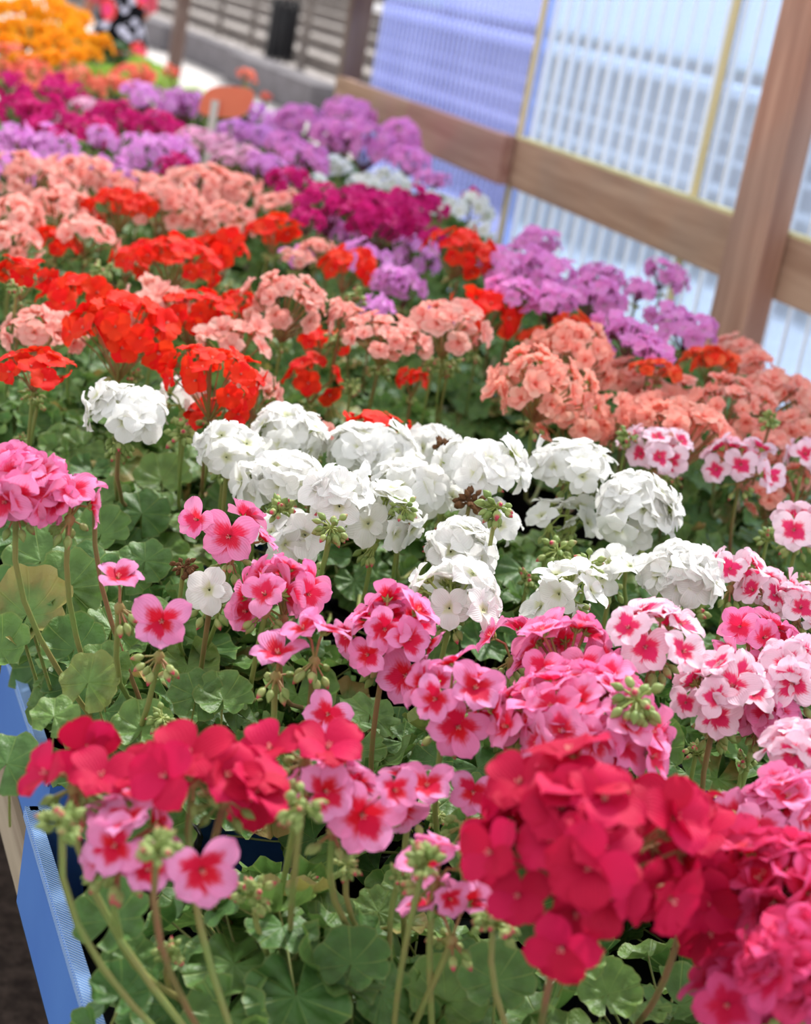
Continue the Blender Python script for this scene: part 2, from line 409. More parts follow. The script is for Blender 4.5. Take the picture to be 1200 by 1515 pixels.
# ---------------------------------------------------------------- the plants
# heads: (px, py, half width px, flat, opts) ; a plant: (kind, label, group, heads, opts)
PLANTS = []
def P(kind, label, heads, **o): PLANTS.append((kind, label, heads, o))
g1 = 'crimson geraniums at the front of the bench'
P('crimson', 'geranium with the largest round crimson flower head, lower right front of the bench', [(862,1262,165,.92,{'z':1.22,'n':60,'th':2.15,'ex':[(832,1402,58,-.3,-.1,.04),(850,1350,56,.2,-.3,.02),(768,1325,52,-.4,.2,.03),(728,1262,56,-.9,.4,.03),(905,1215,54,.1,.7,.0),(990,1330,58,1.0,-.4,.02),(770,1160,56,-.6,1.2,.0)]})], group=g1, buds=[(730,1368,46,1.12)], base=(800,1600), leaves=[(735,1450,60,1.04,.1,.7),(850,1420,45,1.05,.4,.6,1)])
P('crimson', 'crimson geranium partly hidden behind the right side of the largest crimson head', [(1030,1285,120,.95,{'z':1.18,'n':26,'th':2.0,'ex':[(1048,1375,60,.2,-.6,.0),(1075,1250,56,.6,.8,.0)]})], group=g1, base=(990,1540), leaves=[(900,1470,50,1.02,.2,.6)])
P('crimson', 'crimson geranium at the left tray edge with loose petals and drooping green buds below', [(112,1148,72,.42,{'n':9,'th':1.5,'bb':16,'z':1.19,'ex':[(70,1145,50,-1.2,.9,.0),(150,1150,52,.2,1.4,.0)]}),(290,1130,92,.42,{'n':12,'th':1.5,'z':1.21,'bb':12,'ex':[(280,1120,62,-.1,1.3,.0),(210,1145,54,-.8,1.5,.0),(335,1150,56,.5,.9,.0)]})], group=g1, buds=[(92,1222,44,1.18),(232,1256,44,1.2)], base=(330,1560), leaves=[(165,1360,62,1.06,-.2,.5),(190,1420,42,1.03,.1,.8),(240,1480,80,.98,-.1,.7),(180,1470,48,1.02,0,.9)])
P('crimson', 'crimson geranium left of centre front, its buds hanging on a long curved green stem', [(455,1108,84,.42,{'n':11,'th':1.5,'z':1.2,'bb':14,'ex':[(378,1178,54,-.1,.05,.01),(400,1110,54,-.4,1.4,.0),(485,1108,56,.4,1.3,.0)]}),(335,1165,50,.6,{'n':4,'th':1.3,'z':1.19})], group=g1, buds=[(447,1192,44,1.205)], base=(500,1480), leaves=[(520,1425,60,1.04,.0,.9,0),(440,1480,60,.98,.1,.9),(560,1350,40,1.0,.3,.8)])
g2 = 'pink geraniums with red eyes at the front of the bench'
P('bicolor', 'lilac-pink geranium with red eyes hanging below the crimson petals by the tray corner', [(180,1245,85,.75,{'n':12,'th':1.9,'z':1.16,'ex':[(298,1288,58,.35,.0,.02),(218,1290,46,.3,.9,.02),(150,1265,44,-1.2,.6,.0)]})], group=g2, buds=[(375,1328,42,1.08),(250,1412,30,1.04)], base=(380,1540), nl=34, zl=1.05)
P('bicolor', 'pink geranium with red eyes half covered by crimson petals left of centre front', [(500,1190,82,.85,{'n':16,'th':1.9,'z':1.16,'ex':[(535,1206,60,.25,.05,.01),(583,1170,36,.6,.4,.02)]}),(610,1180,35,.7,{'n':3,'z':1.14})], group=g2, buds=[(512,1280,30,1.1),(455,1310,26,1.02)], base=(560,1480), leaves=[(600,1320,40,1.0,.2,.8)])
P('bicolor', 'sparse pink geranium with tall bud clusters left of the largest crimson head', [(648,1290,38,.8,{'n':3,'z':1.14,'th':1.2,'ex':[(665,1330,30,.5,0,.01)]}),(672,1372,32,1.,{'n':2,'z':1.1,'th':1.})], group=g2, buds=[(628,1278,44,1.17),(590,1300,28,1.1)], base=(640,1560), leaves=[(660,1480,66,1.0,0,.9),(700,1475,55,.99,.2,.9),(600,1460,50,1.0,-.2,.9)])
P('bicolor', 'pink geranium with large red-eyed flowers in the centre, just above the crimson head', [(665,1040,88,.75,{'n':15,'z':1.19,'ex':[(677,1076,48,.1,.05,.01),(645,1035,38,-.3,.2,.02)]}),(698,1172,34,.9,{'n':0,'z':1.14,'ex':[(700,1172,38,0,.1,0)]})], group=g2, base=(640,1240), buds=[(650,1205,26,1.05)])
P('bicolor', 'pink geranium with upright pale buds opening left of centre', [(575,945,78,.8,{'n':15,'z':1.19,'loose':.3,'ex':[(600,1000,45,0,.1,.01),(545,970,34,-.3,.3,.02)]}),(482,1065,38,.6,{'n':3,'z':1.15,'ex':[(485,1058,38,0,.3,0)]}),(468,962,32,.8,{'n':2,'z':1.19,'th':.8}),(410,990,18,.9,{'n':1,'z':1.17,'th':.4})], group=g2, base=(545,1150), zl=1.03)
P('bicolor', 'pink geranium flower standing alone with a drooping bud at its left', [(238,925,44,.6,{'n':0,'z':1.19,'ex':[(240,920,45,.0,.15,0,.1)]}),(178,890,17,.8,{'n':1,'z':1.19,'th':.4})], group=g2, buds=[(240,1062,30,1.1)], base=(245,1090), nl=40, zl=1.06, lr=.15, leaves=[(150,990,44,1.1,-.1,.5),(210,1080,48,1.08,.1,.8),(80,1060,38,1.1,0,.9),(290,1030,44,1.09,.2,.6),(330,1035,46,1.09,.2,.9),(130,1010,50,1.1,-.4,.5)])
P('rose', 'pink geranium whose wheel of flowers leans left over a white bloom', [(395,890,30,.8,{'n':3,'z':1.19}),(425,880,68,.85,{'n':18,'z':1.19,'ex':[(365,905,36,-.4,.1,.01),(455,880,36,.5,.1,.01)]})], group=g2, base=(430,1050), zl=1.03)
P('rose', 'pink geranium with a tilted red-eyed flower above a brown-spotted white bloom', [(345,800,58,.7,{'n':8,'z':1.2,'th':1.4,'ex':[(340,795,44,-.1,.1,.01),(292,770,32,-.5,.4,.01)]}),(315,870,42,.9,{'kind':'white','n':2,'z':1.17,'th':.9,'ex':[(310,873,38,0,.1,0)]})], group=g2, buds=[(272,838,24,1.17,True)], base=(300,980), zl=1.05, leaves=[(215,830,40,1.09,0,.8),(100,870,60,1.1,0,.5),(230,925,45,1.06,.2,.6),(130,905,42,1.07,.1,.8)])
P('rose', 'tall pink geranium cut by the left edge of the picture, its stem bare and long', [(28,725,62,.85,{'n':22,'z':1.26}),(105,752,36,.7,{'n':5,'z':1.25,'th':1.3})], group=g2, buds=[(140,742,14,1.25,True)], base=(110,1110), nl=44, zl=1.06, lr=.16, leaves=[(40,910,75,1.08,-.2,.6),(10,1130,55,1.08,-.2,.9),(0,960,50,1.06,-.2,.8)])
P('rose', 'dense mound of pink geranium flowers between the crimson heads and the red-eyed pinks', [(870,1075,132,.62,{'n':42,'z':1.19,'th':1.6}),(775,1065,45,.9,{'n':6,'z':1.17})], group=g2, base=(850,1230))
P('rose', 'rose-pink geranium with bright red centres directly below the white blooms', [(840,985,95,.75,{'n':30,'z':1.2,'th':1.8,'ex':[(865,985,36,.1,.1,.01),(805,990,34,-.3,.1,.02)]}),(760,960,30,1.,{'n':3,'z':1.18})], group=g2, base=(800,1120))
g3 = 'pale pink geraniums with red eyes on the right of the bench'
P('blush', 'near-white pink geranium with a bold red eye facing front, tall green buds under it', [(975,945,72,.6,{'n':10,'z':1.24,'th':1.4,'ex':[(955,958,41,-.1,.15,.01),(1010,965,36,.5,.5,.02),(930,930,36,-.4,.6,.02)]})], group=g3, buds=[(942,1035,50,1.235)], base=(940,1180))
P('blush', 'blush pink geranium with cupped flowers right of the dense pink mound', [(1065,1035,80,.8,{'n':18,'z':1.19,'ex':[(1060,1060,38,0,.2,.01),(1015,1040,26,-.3,.2,.02)]})], group=g3, base=(1030,1190), buds=[(1030,1115,26,1.1)])
P('rose', 'rose-pink geranium with dark centres standing between two pale pink ones near the right edge', [(1118,955,66,.75,{'n':14,'z':1.19,'loose':.4,'ex':[(1095,928,30,-.3,.3,.01),(1128,985,30,.2,.1,.01)]})], group=g3, base=(1110,1120))
P('blush', 'pale pink geranium cut by the right edge, level with the near-white red-eyed bloom', [(1185,1000,58,.75,{'n':17,'z':1.21})], group=g3, base=(1180,1130))
P('blush', 'pale pink geranium at the right edge above the cerise flowers', [(1185,1108,50,.6,{'n':10,'z':1.2})], group=g3, base=(1160,1230), buds=[(1100,1130,26,1.12)])
P('rose', 'pink geranium beside the right edge, behind the shoulder of the crimson heads', [(1125,1058,58,.75,{'n':14,'z':1.17}),(1165,1195,62,.7,{'n':13,'z':1.18,'th':1.6}),(1118,1230,48,.8,{'n':6,'z':1.17,'ex':[(1122,1225,38,0,.3,.01)]})], group=g3, base=(1120,1300))
P('cerise', 'cerise geranium in the lower right corner with the nearest dark pink petals', [(1155,1310,88,.8,{'n':24,'z':1.19}),(1182,1440,85,.85,{'n':24,'z':1.17}),(1100,1475,46,.8,{'n':6,'z':1.13})], group='cerise geranium in the corner', buds=[(1050,1425,34,1.08,True)], base=(1140,1560))
P('blush', 'pale pink geranium with four red-eyed flowers in a row below the salmon blooms', [(972,675,56,.62,{'n':14,'z':1.2,'neart':1,'ex':[(993,683,27,0,.1,.01),(948,672,24,-.3,.2,.01)]})], group=g3, base=(990,780), neart=3)
P('blush', 'pale pink geranium with red eyes second from the right edge below the salmon blooms', [(1100,690,62,.62,{'n':14,'z':1.2,'ex':[(1096,688,27,-.1,.1,.01),(1140,705,25,.3,.1,.01),(1060,695,24,-.4,.1,.01)]})], group=g3, base=(1090,800), neart=3)
P('blush', 'pale pink geranium high at the right edge with thin green stalks beneath', [(1185,780,42,.75,{'n':10,'z':1.21,'ex':[(1175,785,34,-.3,.2,.01)]}),(1192,675,32,.8,{'n':6,'z':1.2})], group=g3, buds=[(1135,800,26,1.17)], base=(1150,900), neart=3)
P('blush', 'pale pink geranium touching the right side of the cream double white bloom', [(1085,850,45,.7,{'n':9,'z':1.2,'ex':[(1080,842,26,0,.3,.01)]}),(1140,875,48,.8,{'n':12,'z':1.19,'ex':[(1150,880,28,.1,.1,.01)]})], group=g3, base=(1110,970), neart=3)
P('blush', 'dusky pink geranium at the right edge under the clustered pale pink blooms', [(1182,900,36,.7,{'n':8,'z':1.18})], group=g3, base=(1170,990), neart=3, buds=[(1190,860,18,1.15)])
g4 = 'white geraniums across the middle of the bench'
P('white', 'white geranium standing apart at the left, below the scarlet blooms', [(180,612,56,.72,{'n':16,'z':1.21}),(272,598,26,.8,{'n':5,'z':1.18})], group=g4, buds=[(176,660,30,1.15),(272,645,34,1.17)], base=(220,760), neart=3)
P('white', 'leftmost bloom of the long white band, with thin separate petals', [(340,665,52,.62,{'n':12,'z':1.2}),(385,718,42,.75,{'n':9,'z':1.18})], group=g4, buds=[(330,705,24,1.13),(412,757,32,1.195)], base=(380,810), neart=3)
P('white', 'white geranium topping the left half of the white band beside a salmon bloom', [(425,650,62,.7,{'n':22,'z':1.2}),(430,710,48,.7,{'n':12,'z':1.2})], group=g4, base=(440,790), neart=3)
P('white', 'white geranium low in the left half of the band, showing a green bud wheel', [(428,795,46,.62,{'n':9,'z':1.17}),(500,735,50,.62,{'n':12,'z':1.22})], group=g4, buds=[(490,780,34,1.225),(460,850,30,1.1)], base=(480,880), neart=3)
P('white', 'white geranium with a wide front-facing bloom in the centre of the white band', [(560,772,62,.85,{'n':24,'z':1.19,'ex':[(545,775,38,-.1,.1,.01)]})], group=g4, base=(560,870), neart=3)
P('white', 'white geranium crowning the band just in front of the low scarlet bloom', [(548,672,66,.66,{'n':26,'z':1.2}),(640,662,34,.75,{'n':9,'z':1.19})], group=g4, buds=[(655,665,24,1.22,True)], base=(580,780), neart=3)
P('white', 'white geranium in the centre with cream petals above loose green buds', [(605,715,48,.62,{'n':13,'z':1.21}),(655,745,28,.8,{'n':6,'z':1.17})], group=g4, buds=[(598,752,28,1.215)], base=(625,840), neart=3)
P('white', 'white geranium with faded brown-tipped petals right of the band centre', [(680,812,54,.66,{'n':16,'z':1.19}),(725,775,42,.75,{'n':10,'z':1.18})], group=g4, buds=[(695,745,30,1.21,True),(645,818,22,1.16)], base=(690,900), neart=3)
P('white', 'white geranium nearest the front, a compact bloom above the pink ones', [(672,888,66,.68,{'n':20,'z':1.2,'ex':[(665,900,34,-.1,.1,.01)]})], group=g4, buds=[(578,880,26,1.15)], base=(715,990), neart=3)
P('white', 'white geranium above a round green bud wheel on a tall straight stem', [(720,692,72,.5,{'n':20,'z':1.23})], group=g4, buds=[(735,750,36,1.245)], base=(790,950), neart=3)
P('white', 'white geranium with the largest bloom at the right end of the band', [(850,692,62,.55,{'n':18,'z':1.22}),(940,762,62,.95,{'n':30,'z':1.2,'ex':[(938,790,34,0,.1,.01)]})], group=g4, base=(930,890), neart=3)
P('white', 'white geranium with pale open buds under the right end of the band', [(815,768,22,.8,{'n':3,'z':1.17}),(850,770,20,.8,{'n':3,'z':1.17})], group=g4, buds=[(825,815,36,1.17),(780,862,28,1.12)], base=(790,910), neart=3)
P('white', 'small two-flower white geranium above the rose-pink blooms', [(848,872,38,.65,{'n':5,'z':1.19}),(820,905,26,.9,{'n':3,'z':1.16})], group=g4, buds=[(870,835,32,1.2)], base=(880,970), neart=3, leaves=[])
P('white', 'cream double white geranium beside the pale pink blooms on the right', [(1008,852,58,.68,{'n':26,'z':1.2}),(908,852,24,.7,{'n':3,'z':1.17})], group=g4, buds=[(1020,908,34,1.13)], base=(990,970), neart=3)
g5 = 'scarlet geraniums on the left of the bench'
P('scarlet', 'scarlet geranium with the broad dark-stemmed head directly above the lone white bloom', [(182,500,80,.72)], z=1.23, group=g5, buds=[(195,560,22,1.18)], base=(190,650))
P('scarlet', 'scarlet geranium at the left edge above two bare stems', [(52,550,58,.52)], z=1.22, group=g5, buds=[(55,600,16,1.15)], base=(60,680))
P('scarlet', 'scarlet geranium whose drooping head meets the white band', [(318,565,70,.72),(320,615,45,.6,{'z':1.18})], z=1.23, group=g5, base=(330,680))
P('scarlet', 'scarlet geranium peeking left of the broad dark-stemmed scarlet head', [(110,450,52,.7)], z=1.22, group=g5, base=(110,560))
P('scarlet', 'scarlet geranium behind the salmon bloom near the centre left', [(285,470,58,.68),(362,455,30,.7)], z=1.21, group=g5, base=(300,560))
P('scarlet', 'scarlet geranium in the far left, standing over a green bud cluster', [(32,412,46,.62)], z=1.23, group=g5, buds=[(25,425,18,1.26)], base=(35,500))
P('scarlet', 'wide double-headed scarlet geranium in the middle of the left half', [(262,392,62,.6),(325,378,44,.75)], z=1.23, group=g5, base=(290,470))
P('scarlet', 'bright scarlet geranium set among the far left salmon blooms', [(175,310,52,.55)], z=1.25, group=g5, base=(190,380))
P('scarlet', 'scarlet geranium right of the far salmon cluster with a low round head', [(402,346,42,.62)], z=1.24, group=g5, base=(400,410))
P('scarlet', 'small scarlet geranium low among green leaves left of centre', [(465,565,42,.72)], z=1.15, group=g5, base=(460,620))
P('scarlet', 'tiny scarlet geranium beneath two salmon blooms in the centre', [(612,567,24,.8)], z=1.15, group=g5, buds=[(640,545,20,1.2)], base=(615,630))
P('scarlet', 'scarlet geranium hiding behind the white band crown', [(560,632,48,.35)], z=1.19, group=g5, base=(560,690))
P('scarlet', 'scarlet geranium leaning on a long slanting stem before the magenta blooms', [(684,378,48,.72)], z=1.28, group=g5, base=(590,520))
P('scarlet', 'scarlet geranium directly behind the centre salmon bloom', [(715,472,48,.85)], z=1.22, group=g5, base=(730,560))
P('scarlet', 'scarlet geranium between the lilac flowers left of centre', [(512,400,40,.75),(478,510,36,.6,{'z':1.17})], z=1.21, group=g5, base=(500,480))
P('scarlet', 'scarlet geranium flowers budding at the far left beneath pale salmon heads', [(85,362,34,.6),(190,392,28,.8)], z=1.2, group=g5, buds=[(150,400,22,1.22)], base=(120,440))
g6 = 'salmon geraniums through the middle of the bench'
P('salmon', 'pale salmon geranium with a tall full bloom left of centre', [(425,458,56,.78)], z=1.25, group=g6, buds=[(395,495,20,1.18)], base=(420,600))
P('salmon', 'salmon geranium with one rose-like bloom on a straight stem in the centre', [(567,505,58,.55)], z=1.23, group=g6, buds=[(560,550,24,1.18)], base=(570,620))
P('salmon', 'salmon geranium with a spiky bloom just before the centre scarlet one', [(663,490,52,.7)], z=1.25, group=g6, buds=[(665,538,26,1.19)], base=(640,640))
P('salmon', 'small salmon geranium bud head on a reddish stem', [(508,465,22,.8)], z=1.25, group=g6, buds=[(495,500,24,1.21),(525,440,22,1.25),(520,570,20,1.17)], base=(490,620))
P('salmon', 'pale salmon geranium crescent behind the broad scarlet head', [(232,470,48,.95)], z=1.2, group=g6, base=(240,560))
P('salmon', 'pink salmon geranium in the left gap between two scarlet heads', [(62,500,54,.62)], z=1.2, group=g6, base=(80,600))
P('salmon', 'pale salmon geranium wedged between scarlet heads left of centre', [(345,515,52,.75),(378,585,36,.9,{'z':1.18})], z=1.21, group=g6, base=(370,640))
P('salmon', 'little salmon geranium tucked behind the white band', [(470,648,30,.8)], z=1.17, group=g6, base=(480,720))
g7 = 'coral-pink geraniums on the right half of the bench'
P('coralpink', 'coral-pink geranium with a big globe of blooms at centre right', [(797,585,76,.78)], z=1.23, group=g7, base=(810,690), neart=3)
P('coralpink', 'coral-pink geranium globe rising behind the biggest coral globe', [(848,535,60,.8)], z=1.24, group=g7, base=(860,640))
P('coralpink', 'coral-pink geranium under the two globes, just above white petals', [(850,632,56,.66)], z=1.18, group=g7, base=(860,710))
P('coralpink', 'coral-pink geranium below the small orange-red bloom', [(935,570,46,.7),(905,620,42,.7)], z=1.2, group=g7, base=(920,680), buds=[(930,645,22,1.22)])
P('coralpink', 'coral-pink geranium mounded behind the row of pale pink flowers', [(1010,650,78,.62)], z=1.2, group=g7, base=(1010,740))
P('coralpink', 'coral-pink geranium with pale stalks at the middle of the right half', [(970,615,50,.6),(1010,600,42,.7)], z=1.2, group=g7, base=(985,690))
P('coralpink', 'coral-pink geranium in front of the wall post, behind the orange-red bloom', [(1090,530,40,.7),(1115,565,42,.8)], z=1.22, group=g7, base=(1100,620))
P('coralpink', 'coral-pink geranium over an open bud wheel near the right edge', [(1080,610,58,.72),(1140,590,50,.7)], z=1.22, group=g7, buds=[(1140,625,24,1.24)], base=(1100,700))
P('coralpink', 'coral-pink geranium at the right edge below the plastic wall', [(1178,600,40,.8),(1180,640,40,.7)], z=1.2, group=g7, base=(1180,700))
P('coralpink', 'coral-pink geranium partly behind the second pale pink row on the right', [(1110,665,58,.6),(1190,720,40,.8,{'z':1.15}),(1140,745,40,.6,{'z':1.12})], z=1.18, group=g7, base=(1140,770))
P('orange_red', 'orange-red geranium in front of the foot of the wall post', [(1050,540,42,.62)], z=1.24, group=g7, base=(1060,620))
P('orange_red', 'small flat orange-red geranium on dark thin stems, right of the coral globes', [(972,550,38,.45)], z=1.25, group=g7, base=(990,640))
P('orange_red', 'orange-red geranium bloom peeping over the coral globes', [(855,488,38,.5),(792,508,30,.7,{'z':1.2})], z=1.25, group=g7, base=(840,580))
g8 = 'salmon geraniums in the far left of the bench'
for lb, hs, bs in [
  ('pale salmon geranium at the far left under the lilac band', [(55,275,58,.6),(20,330,38,.9)], (50,380)),
  ('pale salmon geranium left of the bright far scarlet bloom', [(78,325,55,.7)], (90,400)),
  ('pale salmon geranium behind the bright far scarlet bloom', [(115,268,48,.7),(210,285,40,.6)], (150,340)),
  ('salmon geranium just right of the bright far scarlet bloom', [(252,315,52,.75)], (260,390)),
  ('salmon geranium with the highest bloom of the far cluster', [(300,285,48,.7),(235,290,30,.8)], (300,350)),
  ('salmon geranium at the right end of the far salmon cluster', [(345,290,38,.75),(335,335,42,.7)], (340,400)),
  ('small salmon geranium beside the dark red magenta bloom', [(418,308,36,.62)], (420,370)),
  ('salmon geranium with faded flowers at the left edge', [(20,365,36,.8),(130,352,40,.6)], (60,430)),
  ('small salmon geranium next to the lilac bloom near the slanting stem', [(468,372,26,.6),(440,385,22,.6)], (465,430))]:
    P('salmon', lb, hs, z=1.22, group=g8, base=bs)
g9 = 'magenta geraniums'
for lb, hs, bs in [
  ('deep magenta geranium right of the far salmon blooms', [(428,272,30,.75)], (430,320)),
  ('magenta geranium in the middle of the wide magenta patch', [(560,335,58,.72),(545,300,34,.6)], (550,400)),
  ('dark magenta geranium at the right end of the magenta patch', [(612,318,44,.8),(640,355,24,.7)], (620,380)),
  ('magenta geranium at the left end of the wide magenta patch', [(482,312,44,.75),(455,330,24,.7)], (490,370)),
  ('single cerise flower on a green stalk against the far white blooms', [(699,294,14,.9)], (690,380))]:
    P('magenta', lb, hs, z=1.24, group=g9, base=bs)
for lb, hs, bs in [
  ('dark magenta geranium at the far left edge of the bench', [(18,135,26,.9),(30,172,34,.8)], (30,230)),
  ('magenta geranium left of the pale pink domed bloom', [(72,180,40,.7),(60,205,32,.7)], (70,250)),
  ('deep magenta geranium directly behind the pale pink domed bloom', [(92,142,36,.6)], (100,200)),
  ('magenta geranium right of the pale pink domed bloom', [(172,178,34,.7),(140,200,30,.7)], (165,240)),
  ('rose magenta geranium between dark stems below the purple bloom', [(235,198,38,.7),(262,255,28,.8)], (240,260))]:
    P('magenta', lb, hs, z=1.22, group='far magenta geraniums on the left', base=bs)
for lb, hs, bs in [
  ('pale pink geranium with a smooth domed bloom among far magenta ones', [(132,160,27,.45),(80,178,18,.7)], (130,220)),
  ('soft pink geranium just left of the marker stake', [(292,212,34,.6)], (290,270)),
  ('soft pink geranium below the orange card', [(350,240,40,.6),(325,215,22,.7)], (350,300))]:
    P('palepink', lb, hs, z=1.22, group='far pale pink geraniums', base=bs)
g10 = 'lilac geraniums in the far left of the bench'
for lb, hs, bs in [
  ('lilac geranium at the far left edge above salmon blooms', [(22,212,34,.8),(20,250,38,.7)], (20,290)),
  ('lilac geranium second from the left edge', [(75,222,42,.7),(95,245,34,.6)], (80,290)),
  ('lilac geranium with separate round petals in the far left', [(155,210,24,.8),(160,262,42,.7)], (160,300)),
  ('lilac geranium with a ruffled bloom left of the soft pink ones', [(208,232,42,.75)], (210,290)),
  ('orchid-purple geranium between the salmon blooms and the marker stake', [(258,228,34,.8),(395,252,34,.7)], (300,290)),
  ('purple geranium on dark branching stems left of the orange card', [(222,148,38,.55),(268,160,34,.8)], (240,240)),
  ('purple geranium directly behind the orange card', [(366,168,28,.7),(380,205,30,.7)], (380,250)),
  ('lilac geranium to the right of the marker stake', [(345,195,28,.6),(410,190,26,.9)], (390,250))]:
    P('lilac', lb, hs, z=1.22, group=g10, base=bs)
g11 = 'orchid-purple geraniums along the wooden rail'
for lb, hs, bs in [
  ('orchid-purple geranium at the left of the group under the rail end', [(445,185,38,.72),(420,215,26,.7)], (440,250)),
  ('orchid-purple geranium with the highest bloom, in front of the dark end post', [(517,172,36,.7),(490,205,32,.8)], (510,230)),
  ('orchid-purple geranium in the middle of the far purple group', [(545,218,42,.8),(450,238,38,.6)], (520,270)),
  ('orchid-purple geranium below the blue plastic sheet', [(592,205,30,.85),(605,240,30,.7)], (600,270)),
  ('dark purple geranium low beside the blue plastic sheet', [(640,268,26,.5)], (630,300))]:
    P('orchid', lb, hs, z=1.24, group=g11, base=bs)
for lb, hs, bs in [
  ('orchid-purple geranium rising nearest the lapped rail joint', [(795,362,34,.65),(770,395,42,.7)], (780,460)),
  ('orchid-purple geranium with a bloom right behind the scarlet slanting one', [(742,405,34,.8),(760,440,36,.7)], (750,500)),
  ('orchid-purple geranium in the middle of the right purple row', [(812,410,40,.75),(820,450,36,.7)], (820,500)),
  ('orchid-purple geranium above the orange-red peeping bloom', [(892,412,34,.6),(880,445,40,.8)], (890,510)),
  ('orchid-purple geranium with one tall bloom on a forked dark stem', [(984,408,34,.62),(945,430,24,.7)], (975,500)),
  ('orchid-purple geranium spreading in front of the wall post', [(1015,490,44,.6),(985,470,30,.7)], (1000,550)),
  ('orchid-purple geranium low right of the purple row, above coral blooms', [(935,505,40,.7),(965,525,34,.6),(905,485,30,.8)], (940,560))]:
    P('orchid', lb, hs, z=1.26, group=g11, base=bs)
for lb, hs, bs in [
  ('lilac geranium right of the small scarlet bloom left of centre', [(540,385,36,.75),(572,420,30,.8)], (550,470)),
  ('lilac geranium under the slanting scarlet stem', [(620,385,34,.8),(600,425,32,.8)], (620,470)),
  ('pinkish lilac geranium left of the small scarlet bloom', [(435,382,24,.7),(600,360,22,.7)], (500,440)),
  ('pinkish lilac geranium overlapping the magenta patch', [(492,342,22,.9),(520,350,20,.9)], (500,400)),
  ('low purple geranium deep behind the salmon blooms in the centre', [(555,458,26,.8),(640,475,26,.8)], (590,520))]:
    P('lilac', lb, hs, z=1.2, group='lilac geraniums near the centre', base=bs)
g12 = 'white geraniums behind the magenta patch'
for lb, hs, bs in [
  ('far white geranium left of the row behind the magenta patch', [(500,250,24,.75),(470,272,18,.8)], (490,300)),
  ('far white geranium in the middle behind the magenta patch', [(575,275,38,.6),(540,275,24,.7)], (570,320)),
  ('far white geranium right behind the dark magenta bloom', [(648,312,44,.6)], (650,370)),
  ('far white geranium around the single cerise flower', [(700,310,26,.9),(708,345,20,.9)], (700,390))]:
    P('white', lb, hs, z=1.22, group=g12, base=bs)
g13 = 'coral-flowered plants at the far end of the bench'
for k, (lb, hs, bs) in enumerate([
  ('coral-flowered plant at the far left edge below the orange flowers', [(12,82,26,.7),(32,108,26,.7),(8,105,18,.8)], (20,140)),
  ('coral-flowered plant below the left orange flowers over lime leaves', [(58,108,26,.7),(75,128,22,.7),(40,130,18,.7)], (60,150)),
  ('coral-flowered plant left of the black trousers', [(112,118,26,.7),(90,98,18,.7)], (110,150)),
  ('coral-flowered plant just in front of the black trousers', [(165,125,26,.7),(142,132,20,.7)], (155,155)),
  ('coral-flowered plant with the widest bloom right of the black trousers', [(203,113,30,.7),(185,128,18,.7)], (200,150)),
  ('coral plant bloom standing before the thick brown post', [(254,110,14,.9)], (255,150)),
  ('coral plant bloom rising over the top of the orange card', [(363,112,14,.8),(377,122,5,1.)], (365,160)),
  ('five-petalled coral plant bloom right of the orange card', [(393,145,11,.9)], (400,170))]):
    P('coral', lb, hs, z=1.2 if k < 5 else 1.24, group=g13, base=bs, fs=.8, nf=2, zl=1.14)
P('coral', 'lime-leaved plant without flowers right of the purple bloom', [], buds=[(300,178,4,1.15)], group=g13, base=(290,185), fs=.7, nf=1, zl=1.14)
P('coral', 'lime-leaved plant beside the orchid blooms under the rail end', [], buds=[(425,170,4,1.15)], group=g13, base=(422,180), fs=.7, nf=1, zl=1.14)
P('coral', 'lime-leaved plant below the orange card', [], buds=[(340,185,4,1.15)], group=g13, base=(350,195), fs=.7, nf=1, zl=1.14)
g14 = 'orange-flowered plants at the far left'
mg = [(10,18),(35,12),(58,25),(75,8),(20,45),(48,48),(72,52),(92,35),(102,22),(15,70),(40,75),(60,72),(85,62),(108,48),(98,78),(125,62),(130,85),(148,68),(60,95),(80,90),(28,92),(112,88),(5,50),(85,20),(120,30)]
lbs = ['orange-flowered plant at the far left edge, nearest the top of the picture', 'yellow-orange flowering plant second along the top left', 'orange-flowered plant with blooms halfway down the left orange mound', 'orange-flowered plant whose right blooms reach the black trousers', 'deep orange-flowered plant low in the mound above coral-flowered plants']
for k in range(5):
    hs = [(x, y, 16, .75) for i, (x, y) in enumerate(sorted(mg, key=lambda q: q[0]+q[1]*.3)) if i*5//len(mg) == k]
    cx = sum(h[0] for h in hs)/len(hs); cy = sum(h[1] for h in hs)/len(hs)
    P('marigold', lbs[k], hs, z=1.22, group=g14, base=(cx-10, cy+45), fs=.85, nf=1, zl=1.19)

gl = 'leafy geraniums without open flowers'
for lb, b, bs, lv in [
  ('leafy geranium without open flowers at the left edge, above the far blue tray', [(70,870,16,1.07)], (55,900), [(60,830,58,1.09,.1,.6),(20,900,70,1.08,-.1,.5),(95,900,55,1.07,.1,.7),(30,790,50,1.07,0,.8),(150,790,46,1.08,0,.7)]),
  ('leafy geranium without open flowers left of the lone pink flower', [(110,820,22,1.08)], (150,880), [(120,855,62,1.1,.1,.6),(165,930,44,1.08,.3,.8),(185,845,44,1.08,.2,.8),(110,960,50,1.09,-.1,.6)]),
  ('leafy geranium without open flowers under the lone white bloom', [(195,745,20,1.07)], (170,760), [(150,745,46,1.07,0,.8),(210,760,44,1.08,.1,.7),(240,710,44,1.06,.2,.8)]),
  ('leafy geranium without open flowers at the left edge, above the bare-stemmed pink bloom', [(30,650,14,1.08)], (30,720), [(60,700,42,1.06,0,.9),(90,655,36,1.05,0,.9)])]:
    P('white', lb, [], buds=b, base=bs, group=gl, leaves=lv, zl=1.07, neart=5, nl=34)
